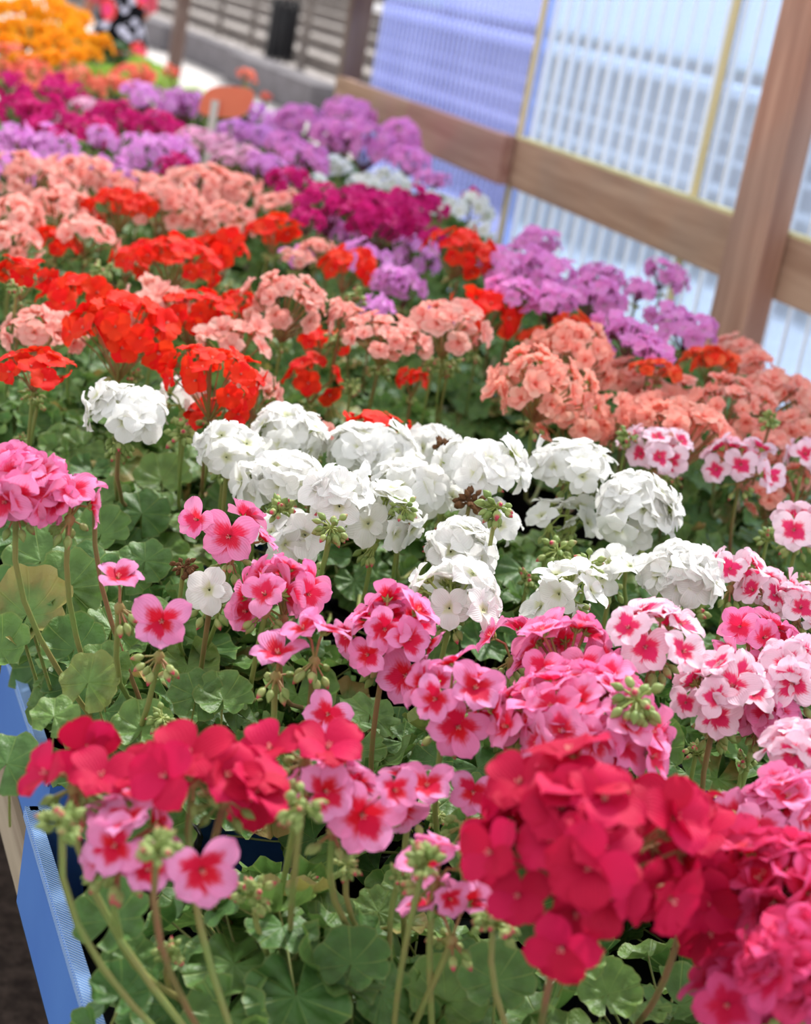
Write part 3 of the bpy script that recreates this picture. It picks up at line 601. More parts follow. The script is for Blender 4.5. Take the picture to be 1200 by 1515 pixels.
def build_plants():
    recs = []
    for kind, label, heads, o in PLANTS:
        z = o.get('z', 1.2); hs = []
        for h in heads:
            px, py, rp = h[:3]; flat = h[3] if len(h) > 3 else .75; op = h[4] if len(h) > 4 else {}
            c, t = atz(px, py, op.get('z', z)); hs.append([Vector(c), rp*t/F*({'salmon': 1.24, 'scarlet': 1.2, 'coralpink': 1.2, 'magenta': 1.2, 'lilac': 1.2, 'orchid': 1.2}.get(kind, 1.12) if t > 2 else 1.1 if t > 1.5 else 1.03), flat, t, op, px, py])
        bs = []
        for b in o.get('buds', []):
            zb = b[3] if len(b) > 3 else z-.02; c, t = atz(b[0], b[1], zb); bs.append((Vector(c), b[2]*t/F, b[4] if len(b) > 4 else False))
        allp = [h[0] for h in hs]+[b[0] for b in bs]
        w = sum(allp, Vector())/len(allp)
        if 'base' in o: c, t = atz(o['base'][0], o['base'][1], o.get('bz', .95)); w = Vector(c)
        tt = sum(h[3] for h in hs)/max(1, len(hs)) if hs else (w-Vector(CAM)).length
        recs.append(dict(kind=kind, label=label, hs=hs, bs=bs, b=np.array([w.x, w.y]), t=tt, o=o))
    X0, X1 = .40, 1.90
    B = np.array([r_['b'] for r_ in recs]); B += rng.normal(0, .004, B.shape); D = .122
    for it in range(300):
        dm = B[:, None]-B[None]; dist = np.linalg.norm(dm, axis=2)+np.eye(len(B))*9+1e-6
        push = np.where(dist < D, (D-dist)/2, 0)[..., None]*dm/dist[..., None]
        B += push.sum(1)*.8
        B[:, 0] = np.clip(B[:, 0], X0, X1); B[:, 1] = np.clip(B[:, 1], .58, 9)
        near = B[:, 1] < 2.2
        d = B[:, 1]-1.52; m = (np.abs(d) < .095) & (B[:, 0] < 1.27); B[m, 1] = 1.52+np.where(d[m] >= 0, .096, -.096)
        d = B[:, 0]-1.2; m = (np.abs(d) < .07) & (B[:, 1] < 2.45); B[m, 0] = 1.2+np.where(d[m] >= 0, .071, -.071)
        d = B[:, 1]-2.42; m = (np.abs(d) < .07) & (B[:, 0] < 1.27); B[m, 1] = 2.42+np.where(d[m] >= 0, .071, -.071)
    for i, r_ in enumerate(recs):
        rnd = random.Random(i*101+3); kind = r_['kind']; o = r_['o']
        bx_, by_ = B[i]; in_tray = bx_ < 1.2 and by_ < 2.4
        base = Vector((bx_, by_, BENCH_Z+(.003 if in_tray else 0)))
        nm = {'coral': 'potted_bedding_plant', 'marigold': 'potted_bedding_plant'}.get(kind, 'potted_geranium')
        cat = {'coral': 'flowering plant', 'marigold': 'flowering plant'}.get(kind, 'geranium')
        root = tag(ob(nm, None, loc=base), r_['label'], cat, o.get('group'))
        pot = ob('pot', POT, root, rot=Quaternion((0, 0, 1), rnd.random()*6)); ob('soil', SOIL, pot)
        near = r_['t'] < o.get('neart', 1.95)
        top = Vector((0, 0, .105))
        def stem(hubl, red, rr, k):
            a = rnd.random()*6.28; s0 = top + Vector((math.cos(a), math.sin(a), 0))*rnd.uniform(.004, .022)-Vector((0, 0, .01))
            L = (hubl-s0).length; g = G()
            side = Vector((rnd.gauss(0, .02), rnd.gauss(0, .02), 0))
            pts = bez(s0, s0+Vector((0, 0, L*.25))+side, hubl-Vector((0, 0, L*.35))+side*.3, hubl, 10)
            tube(g, pts, [rr*1.25]+[rr]*9+[rr*1.1], 8 if near else 5, 0)
            ob('flower_stem', g.mesh('flower_stem', [M_STEMR if red else M_STEM]), root)
        redp = {'white': .1, 'lilac': .9, 'orchid': .9, 'magenta': .8, 'salmon': .5, 'coralpink': .6, 'scarlet': .4}.get(kind, .2)
        for hi, (c, R, flat, t, op, px, py) in enumerate(r_['hs']):
            hk = op.get('kind', kind); cl = c-base
            if near and hk in FR:
                lay = [] if op.get('n') == 0 else head_layout(hk, R, flat, n=op.get('n'), thmax=op.get('th'), rnd=rnd, loose=op.get('loose', .0))
                hub = Vector((0, 0, -R*flat*.62))
                ex = []
                for e in op.get('ex', []):    # flowers seen singly: px, py, half width, facing (right, up), depth towards the viewer
                    tt = t - (e[5] if len(e) > 5 else R*.75); w = Vector(CAM+ray(e[0], e[1])*tt)
                    fc = Vector(-FW + RT*e[3] + UP*e[4]).normalized()
                    ex.append((w-c, fc, e[2]*tt/F, (e[6] if len(e) > 6 else rnd.random()*6.28), rnd.randrange(NFL)))
                if ex and not lay: hub = sum((e[0] for e in ex), Vector())/len(ex) - Vector((0, 0, .03)) + Vector(FW)*.012
                lay = [l for l in lay if all((l[0]-e[0]).length > (l[2]+e[2])*.62 for e in ex)]
                g = G(); rays_geo(g, hub, lay+ex, 0, .0012, 5)
                tube(g, [hub-Vector((0, 0, .006)), hub, hub+Vector((0, 0, .004))], [.0032, .005, .002], 7, 0)
                for bb in range(op.get('bb', 9)):
                    a = rnd.random()*6.28; d = Vector((math.cos(a), math.sin(a), rnd.uniform(-1.3, .2))).normalized(); cc = hub+d*.012-Vector((0, 0, .003))
                    tube(g, [hub, cc], .0009, 4, 0); ellip(g, cc, d+Vector((0, 0, -.4)), .012, .0034, 1, rnd.random(), 5, 6, .85)
                ho = ob('flower_head', g.mesh('flower_head', [PEDM.get(hk, M_PED), M_BUD]), root, loc=cl)
                for p, nd, s, sp, k in lay: ob('flower', floret_mesh(hk, k), ho, p, zrot(nd, sp), s)
                for p, nd, s, sp, k in ex:
                    # upright facing: local y axis (two large petals) turned up
                    z = nd; y = Vector((0, 0, 1)); y = (y-z*y.dot(z)).normalized(); x = y.cross(z)
                    q = Matrix((x, y, z)).transposed().to_quaternion() @ Quaternion((0, 0, 1), rnd.gauss(0, .25))
                    ob('flower', floret_mesh(hk, k), ho, p, q, s)
                stem(cl+hub-Vector((0, 0, .004)), rnd.random() < redp, .0024 if not op.get('thin') else .0014, hi)
            else:
                me, R0 = head_mesh(hk, rnd.randrange(4), .052 if R < .064 else .078)
                s = R/R0
                tl = Quaternion((rnd.gauss(0, 1), rnd.gauss(0, 1), 0.01), rnd.uniform(0, .3)) @ Quaternion((0, 0, 1), rnd.random()*6.28)
                ob('flower_head', me, root, cl, tl, (s, s, s*flat/.75))
                stem(cl-Vector((0, 0, R*flat*.9)), rnd.random() < redp, .0022, hi)
        for c, R, dry in r_['bs']:
            ob('bud_cluster', bud_mesh(rnd.randrange(4), dry), root, c-base, Quaternion((0, 0, 1), rnd.random()*6.28), R)
            stem(c-base-Vector((0, 0, R*.05)), rnd.random() < redp*.5, .0021, 0)
        lm = {'coral': 'lime', 'marigold': 'dark'}.get(kind, 'green'); zl = o.get('zl', (1.06 if by_ > 1.3 else 1.0) if kind != 'marigold' else 1.1) - base.z
        lx, ly = o.get('leaf_shift', (0, 0))
        if near:
            for p, M, s, k in leaf_spots(o.get('nl', 26 if by_ > 1.1 else 19), o.get('lr', .13), zl-.13, zl, rnd, (.024, .040)):
                p = p+Vector((lx, ly, 0))
                if (base+p).x < .34 and by_ > 1.2: p.x = .34-base.x+rnd.random()*.03
                ob('leaf', leaf_mesh(k, lm), root, p, M.to_quaternion(), s)
        else:
            for q in range(o.get('nf', 1 if r_['t'] < 3.6 else 2)):
                ob('foliage', foliage_mesh(rnd.randrange(5), lm), root, Vector((lx, ly, zl-.13)), Quaternion((0, 0, 1), rnd.random()*6.28), o.get('fs', 1. if r_['t'] < 3.6 else 1.25))
        for e in o.get('leaves', []):  # px, py, half width, z, facing(right, up)
            c, t = atz(e[0], e[1], e[3]); nrm = Vector(-FW+RT*e[4]+UP*e[5]).normalized(); x = Vector((0, 0, -1)); x = (x-nrm*x.dot(nrm)).normalized(); y = nrm.cross(x)
            ob('leaf', leaf_mesh(e[6] if len(e) > 6 else rnd.randrange(5), lm), root, Vector(c)-base, Matrix((x, y, nrm)).transposed().to_quaternion(), e[2]*t/F)
build_plants()

# ---------------------------------------------------------------- setting
def wood_mat(name, c1, c2, axis=1, sc=1., weather=.3):
    t = NT(name); co = t.n('ShaderNodeTexCoord'); mp = t.n('ShaderNodeMapping'); t.L(co.outputs['Object'], mp.inputs[0])
    s_ = [30*sc, 30*sc, 30*sc]; s_[axis] = 1.6*sc; mp.inputs['Scale'].default_value = s_
    n1 = t.noise(mp.outputs[0], 1., 5, .6)
    n2 = t.noise(co.outputs['Object'], 2.5, 3)
    vo = t.n('ShaderNodeTexVoronoi'); vo.inputs['Scale'].default_value = 2.2; t.L(co.outputs['Object'], vo.inputs['Vector'])
    knot = t.math('SUBTRACT', 1., t.smooth(vo.outputs['Distance'], .03, .09))
    col = t.mix(t.smooth(n1, .3, .7), lin(c1), lin(c2))
    col = t.mix(t.math('MULTIPLY', t.smooth(n2, .4, .7), weather), col, lin(S(150,140,132)))
    col = t.mix(t.math('MULTIPLY', knot, .7), col, lin(tuple(x*.5 for x in c1)))
    return t.surf(col, .75, .2, 0, bump=n1, bstr=.3, bdist=.004)
W_RAIL = wood_mat('rail_wood', S(164,126,104), S(196,160,136), 1)
W_RED = wood_mat('reddish_rail_wood', S(164,116,106), S(188,146,132), 1)
W_POST = wood_mat('post_wood', S(164,120,102), S(200,156,134), 2)
W_GREY = wood_mat('grey_timber', S(96,88,84), S(130,122,116), 1, 1., .5)
W_DARK = wood_mat('dark_post_wood', S(84,66,60), S(118,98,90), 2, 1., .3)
W_PALE = wood_mat('bench_board_wood', S(150,134,112), S(184,170,146), 1)
M_EDGE = plain('pale_rail_top', S(228,214,160), .7, .2, 0, 8, .15)
WX = 2.15
def bbox_ob(name, x0, x1, y0, y1, z0, z1, mats, parent=None, kind='structure', bev=.0):
    g = G(); cx, cy, cz = (x0+x1)/2, (y0+y1)/2, (z0+z1)/2
    box(g, x0-cx, x1-cx, y0-cy, y1-cy, z0-cz, z1-cz); me = g.mesh(name, mats if isinstance(mats, list) else [mats], False)
    o = ob(name, me, parent, (cx, cy, cz) if parent is None else (Vector((cx, cy, cz))-parent.location))
    if parent is None and kind: o['kind'] = kind
    if bev:
        b = o.modifiers.new('b', 'BEVEL'); b.width = bev; b.segments = 2
    return o
# translucent corrugated sheets
def sheet_mat(name, tint, op, haze, cool):
    t = NT(name)
    tr = t.n('ShaderNodeBsdfTransparent'); tr.inputs[0].default_value = lin(tint)
    lw = t.n('ShaderNodeLayerWeight'); lw.inputs['Blend'].default_value = .45
    hz = t.mix(t.smooth(lw.outputs['Facing'], .25, .75), lin(cool), lin(haze))
    tl = t.n('ShaderNodeBsdfTranslucent'); t.L(hz, tl.inputs[0])
    df = t.n('ShaderNodeBsdfDiffuse'); t.L(hz, df.inputs[0])
    gl = t.n('ShaderNodeBsdfGlossy'); gl.inputs['Roughness'].default_value = .25; gl.inputs[0].default_value = (.9, .9, .9, 1)
    m1 = t.n('ShaderNodeMixShader'); m1.inputs[0].default_value = .3; t.L(tl.outputs[0], m1.inputs[1]); t.L(df.outputs[0], m1.inputs[2])
    co = t.n('ShaderNodeTexCoord'); nz = t.noise(co.outputs['Object'], 3., 4)
    fac = t.math('ADD', t.math('MULTIPLY', lw.outputs['Facing'], .75), op-.25, clamp=True)
    fac = t.math('ADD', fac, t.math('MULTIPLY', t.math('SUBTRACT', nz, .5), .25), clamp=True)
    m2 = t.n('ShaderNodeMixShader'); t.L(fac, m2.inputs[0]); t.L(tr.outputs[0], m2.inputs[1]); t.L(m1.outputs[0], m2.inputs[2])
    m3 = t.n('ShaderNodeMixShader'); m3.inputs[0].default_value = .05; t.L(m2.outputs[0], m3.inputs[1]); t.L(gl.outputs[0], m3.inputs[2])
    t.L(m3.outputs[0], t.out.inputs[0]); return t.m
M_CLEAR = sheet_mat('clear_corrugated_sheet', S(172,202,240), .60, S(240,234,222), S(196,214,240))
M_BLUE = sheet_mat('blue_corrugated_sheet', S(176,190,250), .40, S(204,212,252), S(176,188,246))
M_LAP = plain('yellowed_sheet_edge', S(240,226,184), .5, .3, .5)
def sheet(name, y0, y1, z0, z1, pitch, amp, mat, x, label):
    g = G(); n = int((y1-y0)/pitch*10); V = []; uv = []
    for i in range(n+1):
        y = y0+(y1-y0)*i/n; ph = (y/pitch) % 1.
        a = amp*max(-1, min(1, 1.7*math.sin(2*PI*ph)))
        for z in (z0, z1): V.append((a, y-y0, z-z0)); uv.append((y, z))
    g.add(V, grid_faces(n+1, 2), uv); o = ob(name, g.mesh(name, [mat]), None, (x, y0, z0))
    o['kind'] = 'structure'; o['label'] = label; return o
joints = [1.05, 2.45, 3.78, 4.86]
XS = WX+.055
for i in range(3):
    sheet('wall_right', joints[i], joints[i+1]+.02, .25, 3.0, .080, .013, M_CLEAR, XS+.002*i, 'clear corrugated plastic wall sheet')
    bbox_ob('trim_%d' % (i+1), XS-.016, XS-.012, joints[i+1]-.018, joints[i+1]+.018, .25, 3.0, M_LAP)
sheet('wall_right_far', joints[3], 6.35, .25, 3.0, 0.045, .0065, M_BLUE, XS+.02, 'blue tinted ribbed plastic wall sheet')
# rails and posts
RZ1, RZ0 = 1.33, 1.19
bbox_ob('trim_rail', WX, WX+.038, 1.0, 4.98, RZ0, RZ1, W_RAIL, bev=.003)
bbox_ob('trim_rail_cap', WX+.002, WX+.045, 1.0, 4.80, RZ1+.0005, RZ1+.008, M_EDGE)
bbox_ob('trim_rail_lapped', WX-.04, WX-.002, 4.78, 5.62, RZ0+.002, RZ1+.004, W_RED, bev=.003)
bbox_ob('trim_rail_end', WX-.038, WX, 5.62, 6.42, RZ0, RZ1+.002, W_RAIL, bev=.003)
bbox_ob('trim_post', WX-.062, WX-.003, 3.27, 3.42, .0, 3.1, W_POST, bev=.004)
bbox_ob('trim_post_end', WX-.02, WX+.06, 6.42, 6.48, .0, 3.1, W_DARK, bev=.003)

# bench and trays
g = G()
for i in range(12):
    x0 = .345+i*.148; box(g, x0, x0+.130, .3, 8.8, BENCH_Z-.025, BENCH_Z)
bench = tag(ob('plant_bench', None, loc=(1.2, 4.5, 0)), 'long wooden slatted bench under the potted geraniums', 'bench')
ob('bench_top', g.mesh('bench_top', [W_PALE], False), bench, (-1.2, -4.5, 0))
for x in (.352, 2.07):
    bbox_ob('side_board', x-.013, x+.013, 1.51 if x < 1 else .3, 8.8, BENCH_Z-.09, BENCH_Z-.026, W_PALE, bench)
for y in (.45, 3.2, 6., 8.6):
    for x in (.45, 1.2, 1.98): bbox_ob('leg', x-.03, x+.03, y-.03, y+.03, 0, BENCH_Z-.026, W_PALE, bench)
t = NT('blue_tray_plastic'); co = t.n('ShaderNodeTexCoord')
M_TRAY = t.surf(t.mix(t.noise(co.outputs['Object'], 6., 4), lin(S(70,120,205)), lin(S(96,150,225))), .4, .4, .1)
t = NT('blue_tray_rim'); co = t.n('ShaderNodeTexCoord'); sp = t.n('ShaderNodeSeparateXYZ'); t.L(co.outputs['Object'], sp.inputs[0])
w = t.math('SINE', t.math('MULTIPLY', t.math('ADD', sp.outputs[1], sp.outputs[0]), 2*PI/.0042))
M_RIM = t.surf(t.mix(t.smooth(w, -.3, .5), lin(S(104,158,232)), lin(S(190,218,250))), .4, .4, .1, bump=w, bstr=.5, bdist=.002)
def tray(x0, x1, y0, y1, label, flare=.0):
    root = tag(ob('seedling_tray', None, loc=(x0, y0, BENCH_Z)), label, 'tray', None); W_, D_ = x1-x0, y1-y0; h, tk = .10, .004
    g = G()
    box(g, 0, W_, 0, D_, .0005, .003)
    ob('tray_floor', g.mesh('tray_floor', [M_POT], False), root)
    for nm, a in (('side_panel', (0, tk, 0, D_)), ('side_panel', (W_-tk, W_, 0, D_)), ('end_panel', (tk, W_-tk, 0, tk)), ('end_panel', (tk, W_-tk, D_-tk, D_))):
        g = G(); box(g, a[0], a[1], a[2], a[3], .003, h); p = ob(nm, g.mesh(nm, [M_TRAY], False), root)
        g = G(); box(g, a[0]-.003, a[1]+.005, a[2]-.002, a[3]+.002, h, h+.004); box(g, a[0]-.004, a[0]-.001, a[2], a[3], h-.006, h+.001) if a[1]-a[0] < .01 else None
        ob('rim', g.mesh('rim', [M_RIM], False), p)
tray(.305, 1.18, .45, 1.49, 'blue plastic tray with ribbed rim at the lower left corner of the bench')
tray(.336, 1.18, 1.55, 2.40, 'blue plastic tray behind the nearer one, beside the pale wooden bench edge')

# ground
t = NT('bare_soil'); co = t.n('ShaderNodeTexCoord'); n1 = t.noise(co.outputs['Object'], 28., 8, .7); n2 = t.noise(co.outputs['Object'], 3., 4)
M_SOIL = t.surf(t.mix(t.smooth(n1, .35, .7), t.mix(n2, lin(S(52,42,38)), lin(S(78,66,58))), lin(S(108,92,82))), .95, .1, 0, bump=n1, bstr=.9, bdist=.03)
t = NT('pale_path'); co = t.n('ShaderNodeTexCoord'); n1 = t.noise(co.outputs['Object'], 6., 8, .7); n2 = t.noise(co.outputs['Object'], .7, 4)
M_PATH = t.surf(t.mix(t.smooth(n1, .35, .7), t.mix(n2, lin(S(176,168,164)), lin(S(206,200,198))), lin(S(220,216,212))), .9, .1, 0, bump=n1, bstr=.3, bdist=.02)
t = NT('lawn_grass'); co = t.n('ShaderNodeTexCoord'); n1 = t.noise(co.outputs['Object'], 1.5, 8, .7)
M_LAWN = t.surf(t.mix(t.smooth(n1, .35, .7), lin(S(120,150,92)), lin(S(178,190,150))), .9, .1, 0, bump=n1, bstr=.4, bdist=.1)
def plane(name, x0, x1, y0, y1, z, m):
    g = G(); g.add([(x0, y0, z), (x1, y0, z), (x1, y1, z), (x0, y1, z)], [(0, 1, 2, 3)]); o = ob(name, g.mesh(name, [m], False)); o['kind'] = 'structure'; return o
plane('floor', -3, 2.3, -3, 9.2, 0, M_SOIL)
plane('ground', -60, 60, -40, 260, -.012, M_PATH)

# terraces outside: timber risers with gravel treads climbing away from the path
t = NT('gravel_tread'); co = t.n('ShaderNodeTexCoord'); n1 = t.noise(co.outputs['Object'], 9., 8, .75)
M_GRAV = t.surf(t.mix(t.smooth(n1, .4, .65), lin(S(120,112,106)), lin(S(226,218,214))), .95, .1, 0, bump=n1, bstr=.6, bdist=.05)
M_BLOCK = plain('grey_block', S(128,124,128), .9, .1, 0, 5, .2, S(108,104,106), .2)
g = G()
xs = [6.95+.85*k for k in range(8)]; zs = [.34+.15*k for k in range(8)]
TY0, TY1 = 4., 44.
for k in range(8):
    x0 = xs[k]; x1 = xs[k+1] if k < 7 else xs[k]+30
    if k == 7: break
    box(g, x0+.14, x1+.14, TY0, TY1, -.01, zs[k]-.03, 0)
ob('terrain', g.mesh('terrain', [M_GRAV], False))['kind'] = 'structure'
plane('lawn', xs[7], 120, -10, 44.2, zs[7]-.05, M_LAWN); plane('lawn_far', 6.95, 160, 44.2, 260, .36, M_LAWN)
for k in range(8):
    y = TY0
    j = 0
    while y < TY1-2.5:
        tm = bbox_ob('timber_sleeper', xs[k], xs[k]+.14, y, y+2.55, zs[k-1]-.03 if k else 0, zs[k], W_GREY, kind=None)
        tag(tm, 'grey weathered timber sleeper edging the gravel terrace beyond the path', 'sleeper', 'timber sleepers edging the terraces')
        y += 2.6; j += 1
for k, (y0, dx) in enumerate([(12, 0), (16, .35), (20.2, .0), (24.2, .35), (28.4, .0), (32.6, .35)]):
    o = bbox_ob('retaining_block', 6.35+dx*.6, 6.85, y0, y0+4., 0, .40, M_BLOCK, kind=None, bev=.01)
    tag(o, 'low grey block wall section along the far path', 'wall', 'low grey wall sections along the path')
# white-topped benches above the terraces
M_WHITE = plain('white_table_top', S(244,244,246), .5, .3, 0)
for k, (x0, zz) in enumerate([(10.45, 1.16), (12.2, 1.44)]):
    for j in range(6):
        y0 = 6+j*4.3
        b = tag(ob('display_table', None, loc=(x0, y0, zz-.35)), 'long white-topped table standing above the terraces outside', 'table', 'white-topped tables outside')
        bbox_ob('tabletop', x0, x0+.95, y0, y0+4.1, zz-.02, zz+.10, M_WHITE, b)
        for yy in (y0+.2, y0+3.9):
            for xx in (x0+.1, x0+.85): bbox_ob('leg', xx-.03, xx+.03, yy-.03, yy+.03, zz-.40, zz-.02, W_GREY, b)
# posts outside
def vpost(px, ytop, ybot, x, w, mat, label, name='wooden_post', z0=0):
    a, _ = atx(px, ybot, x)
    o = bbox_ob(name, x-w/2, x+w/2, a[1]-w/2, a[1]+w/2, z0, 3.2, mat, kind=None, bev=.004)
    tag(o, label, 'post'); return o
vpost(263, 0, 60, 4.6, .14, W_DARK, 'thick brown wooden post rising from the pale path right of the floral tunic')
vpost(322, 0, 60, 7.6, .075, W_GREY, 'thin grey post, first right of the thick brown post', z0=.3)
vpost(371, 0, 60, 7.6, .075, W_GREY, 'thin grey post just left of the black slatted bin', z0=.3)
vpost(451, 0, 60, 6.9, .09, W_GREY, 'thin grey post between the black bin and the end of the plastic wall', z0=.3)
vpost(232, 0, 20, 8.4, .07, W_GREY, 'thin grey post close behind the person in the floral tunic', z0=.3)
# black slatted bin
M_BLK = plain('black_metal', S(26,26,30), .4, .4)
c, tt = atx(408, 110, 6.95+.5)
bn = tag(ob('slatted_bin', None, loc=(c[0], c[1], .31)), 'black slatted metal bin on the terrace beyond the path', 'bin')
for k in range(12):
    a = 2*PI*k/12; g = G(); box(g, -.012, .012, -.03, .03, 0, .88)
    ob('slat', g.mesh('slat', [M_BLK], False), bn, (.2*math.cos(a), .2*math.sin(a), .0), Quaternion((0, 0, 1), a))
for z in (.05, .84):
    g = G(); tube(g, [(.2*math.cos(a_*PI/8), .2*math.sin(a_*PI/8), z) for a_ in range(17)], .02, 6); ob('hoop', g.mesh('hoop', [M_BLK]), bn)
g = G(); tube(g, [(0, 0, .03), (0, 0, .8)], .17, 14, 0, True); ob('liner', g.mesh('liner', [M_BLK]), bn)

# orange marker card on a pale stake
t = NT('orange_card'); co = t.n('ShaderNodeTexCoord')
M_CARD = t.surf(t.mix(t.noise(co.outputs['Object'], 30., 4), lin(S(255,158,122)), lin(S(255,146,110))), .6, .2, .25)
cc, tt = atz(335, 151, 1.27)
mk = tag(ob('plant_marker', None, loc=(cc[0], cc[1], .9)), 'plain orange card marker on a pale stake among the lilac blooms', 'marker')
g = G(); W2, H2 = 38*tt/F, 24*tt/F; n = 28; ring = []
for k in range(n):
    a = 2*PI*k/n; ca, sa = math.cos(a), math.sin(a); p = 3.2
    x = W2*abs(ca)**(2/p)*(1 if ca >= 0 else -1); y = H2*abs(sa)**(2/p)*(1 if sa >= 0 else -1); ring.append((x+y*.25, y+x*.12))
V = [(x, 0, y) for x, y in ring]+[(x, .002, y) for x, y in ring]
g.add(V, [tuple(range(n)), tuple(reversed(range(n, 2*n)))]+[(k, n+k, n+(k+1) % n, (k+1) % n) for k in range(n)])
ob('card', g.mesh('card', [M_CARD], False), mk, (0, 0, cc[2]-.9), Quaternion((0, 0, 1), -YAW))
g = G(); box(g, -.012, .012, 0.003, .006, 0, cc[2]-.9+.0); ob('stake', g.mesh('stake', [plain('pale_stake', S(226,214,206), .5)], False), mk, (-.035, 0, 0), Quaternion((0, 0, 1), -YAW))

# ---------------------------------------------------------------- person on the path
def build_person():
    t_ = 13.0; q = CAM+ray(179, 30)*t_; root = tag(ob('person', None, loc=(q[0], q[1], 0)), 'person in a black tunic with pink and white floral print standing on the pale path', 'person')
    root.rotation_mode = 'QUATERNION'; root.rotation_quaternion = Quaternion((0, 0, 1), -YAW+.35)
    skin = plain('skin', S(176,116,92), .55, .3, 0); black = plain('black_trousers', S(16,16,20), .8, .1); hair = plain('dark_hair', S(50,38,32), .6, .3)
    J = {'pel': (0, 0, .95), 'wst': (0, .0, 1.10), 'chs': (0, .0, 1.28), 'nck': (0, 0, 1.45), 'hd': (0, -.01, 1.54), 'top': (0, 0, 1.66),
         'shl': (-.17, 0, 1.38), 'ell': (-.24, .02, 1.13), 'wrl': (-.34, -.10, .97), 'hal': (-.38, -.13, .93),
         'shr': (.17, 0, 1.38), 'elr': (.19, .08, 1.13), 'wrr': (.11, .24, 1.10), 'har': (.08, .29, 1.12),
         'hil': (-.09, 0, .90), 'knl': (-.10, -.02, .50), 'anl': (-.10, .03, .09), 'tol': (-.11, -.14, .04),
         'hir': (.09, 0, .90), 'knr': (.10, -.08, .50), 'anr': (.10, -.02, .09), 'tor': (.11, -.19, .04)}
    names = list(J); E_ = [('pel', 'wst'), ('wst', 'chs'), ('chs', 'nck'), ('nck', 'hd'), ('hd', 'top'), ('chs', 'shl'), ('shl', 'ell'), ('ell', 'wrl'), ('wrl', 'hal'), ('chs', 'shr'), ('shr', 'elr'), ('elr', 'wrr'), ('wrr', 'har'),
         ('pel', 'hil'), ('hil', 'knl'), ('knl', 'anl'), ('anl', 'tol'), ('pel', 'hir'), ('hir', 'knr'), ('knr', 'anr'), ('anr', 'tor')]
    Rr = {'pel': .14, 'wst': .115, 'chs': .125, 'nck': .05, 'hd': .075, 'top': .07, 'shl': .055, 'shr': .055, 'ell': .042, 'elr': .042, 'wrl': .026, 'wrr': .026, 'hal': .03, 'har': .03,
          'hil': .09, 'hir': .09, 'knl': .06, 'knr': .06, 'anl': .038, 'anr': .038, 'tol': .033, 'tor': .033}
    # fingers: short chains leaving the hand
    for s, w, h in (('l', 'wrl', 'hal'), ('r', 'wrr', 'har')):
        d = (Vector(J[h])-Vector(J[w])).normalized(); sd = d.cross(Vector((0, 0, 1))).normalized()
        for k in range(5):
            off = sd*(k-1.5)*.017 if k < 4 else -sd*.035-d*.03; L = (.075, .085, .08, .06, .05)[k]
            b = Vector(J[h])+off+d*.015; dd = (d if k < 4 else (d-sd*.8).normalized())
            n1, n2 = 'f%s%da' % (s, k), 'f%s%db' % (s, k)
            J[n1] = tuple(b+dd*L*.5-Vector((0, 0, .006))); J[n2] = tuple(b+dd*L-Vector((0, 0, .022))); names += [n1, n2]
            Rr[n1] = .009; Rr[n2] = .008; E_ += [(h, n1), (n1, n2)]
    me = bpy.data.meshes.new('body'); me.from_pydata([J[n] for n in names], [(names.index(a), names.index(b)) for a, b in E_], [])
    body = ob('body', me, root); me.materials.append(skin)
    sk = body.modifiers.new('skin', 'SKIN')
    for i, n in enumerate(names):
        v = me.skin_vertices[0].data[i]; v.radius = (Rr[n], Rr[n]*(.8 if n in ('pel', 'wst', 'chs') else 1.)); v.use_root = (n == 'pel')
    sk.use_smooth_shade = True; ss = body.modifiers.new('sub', 'SUBSURF'); ss.levels = 1; ss.render_levels = 2
    # face: nose, ears, eyes, mouth
    g = G(); ellip(g, (0, -.075, 1.585), (0, -.55, -1), .05, .013, 0)
    for s in (-1, 1): ellip(g, (s*.078, .0, 1.60), (0, .1, -1), .055, .014, 0)
    ob('nose_and_ears', g.mesh('nose_and_ears', [skin]), root)
    g = G()
    for s in (-1, 1): ellip(g, (s*.03-.008, -.078, 1.60), (1, 0, 0), .022, .007, 0)
    ob('eyes', g.mesh('eyes', [black]), root)
    g = G(); ellip(g, (-.024, -.072, 1.535), (1, 0, 0), .048, .007, 0); ob('mouth', g.mesh('mouth', [plain('lips', S(160,74,70), .5)]), root)
    g = G(); rings = [(1.50, .07), (1.53, .088), (1.58, .098), (1.64, .098), (1.69, .078), (1.72, .03)]; n = 20
    V = [(r_*math.cos(2*PI*k/n), .018+r_*1.05*math.sin(2*PI*k/n)+(.05 if z < 1.62 and math.sin(2*PI*k/n) < -.2 else 0), z) for z, r_ in rings for k in range(n)]
    g.add(V, [(i*n+k, i*n+(k+1) % n, (i+1)*n+(k+1) % n, (i+1)*n+k) for i in range(len(rings)-1) for k in range(n)]+[tuple(range(5*n, 6*n))]); ob('hair', g.mesh('hair', [hair]), root)
    # tunic
    t = NT('floral_tunic_cloth'); co = t.n('ShaderNodeTexCoord')
    mp = t.n('ShaderNodeMapping'); t.L(co.outputs['Object'], mp.inputs[0]); mp.inputs['Scale'].default_value = (1, 1, 1)
    v1 = t.n('ShaderNodeTexVoronoi'); v1.inputs['Scale'].default_value = 4.6; t.L(mp.outputs[0], v1.inputs['Vector'])
    v2 = t.n('ShaderNodeTexVoronoi'); v2.inputs['Scale'].default_value = 13.; t.L(mp.outputs[0], v2.inputs['Vector'])
    nz = t.noise(mp.outputs[0], 14., 2)
    leaf = t.math('SUBTRACT', 1., t.smooth(t.math('ADD', v2.outputs['Distance'], t.math('MULTIPLY', nz, .3)), .52, .6))
    col = t.mix(t.math('MULTIPLY', leaf, 1.), lin(S(14,14,18)), lin(S(206,206,226)))
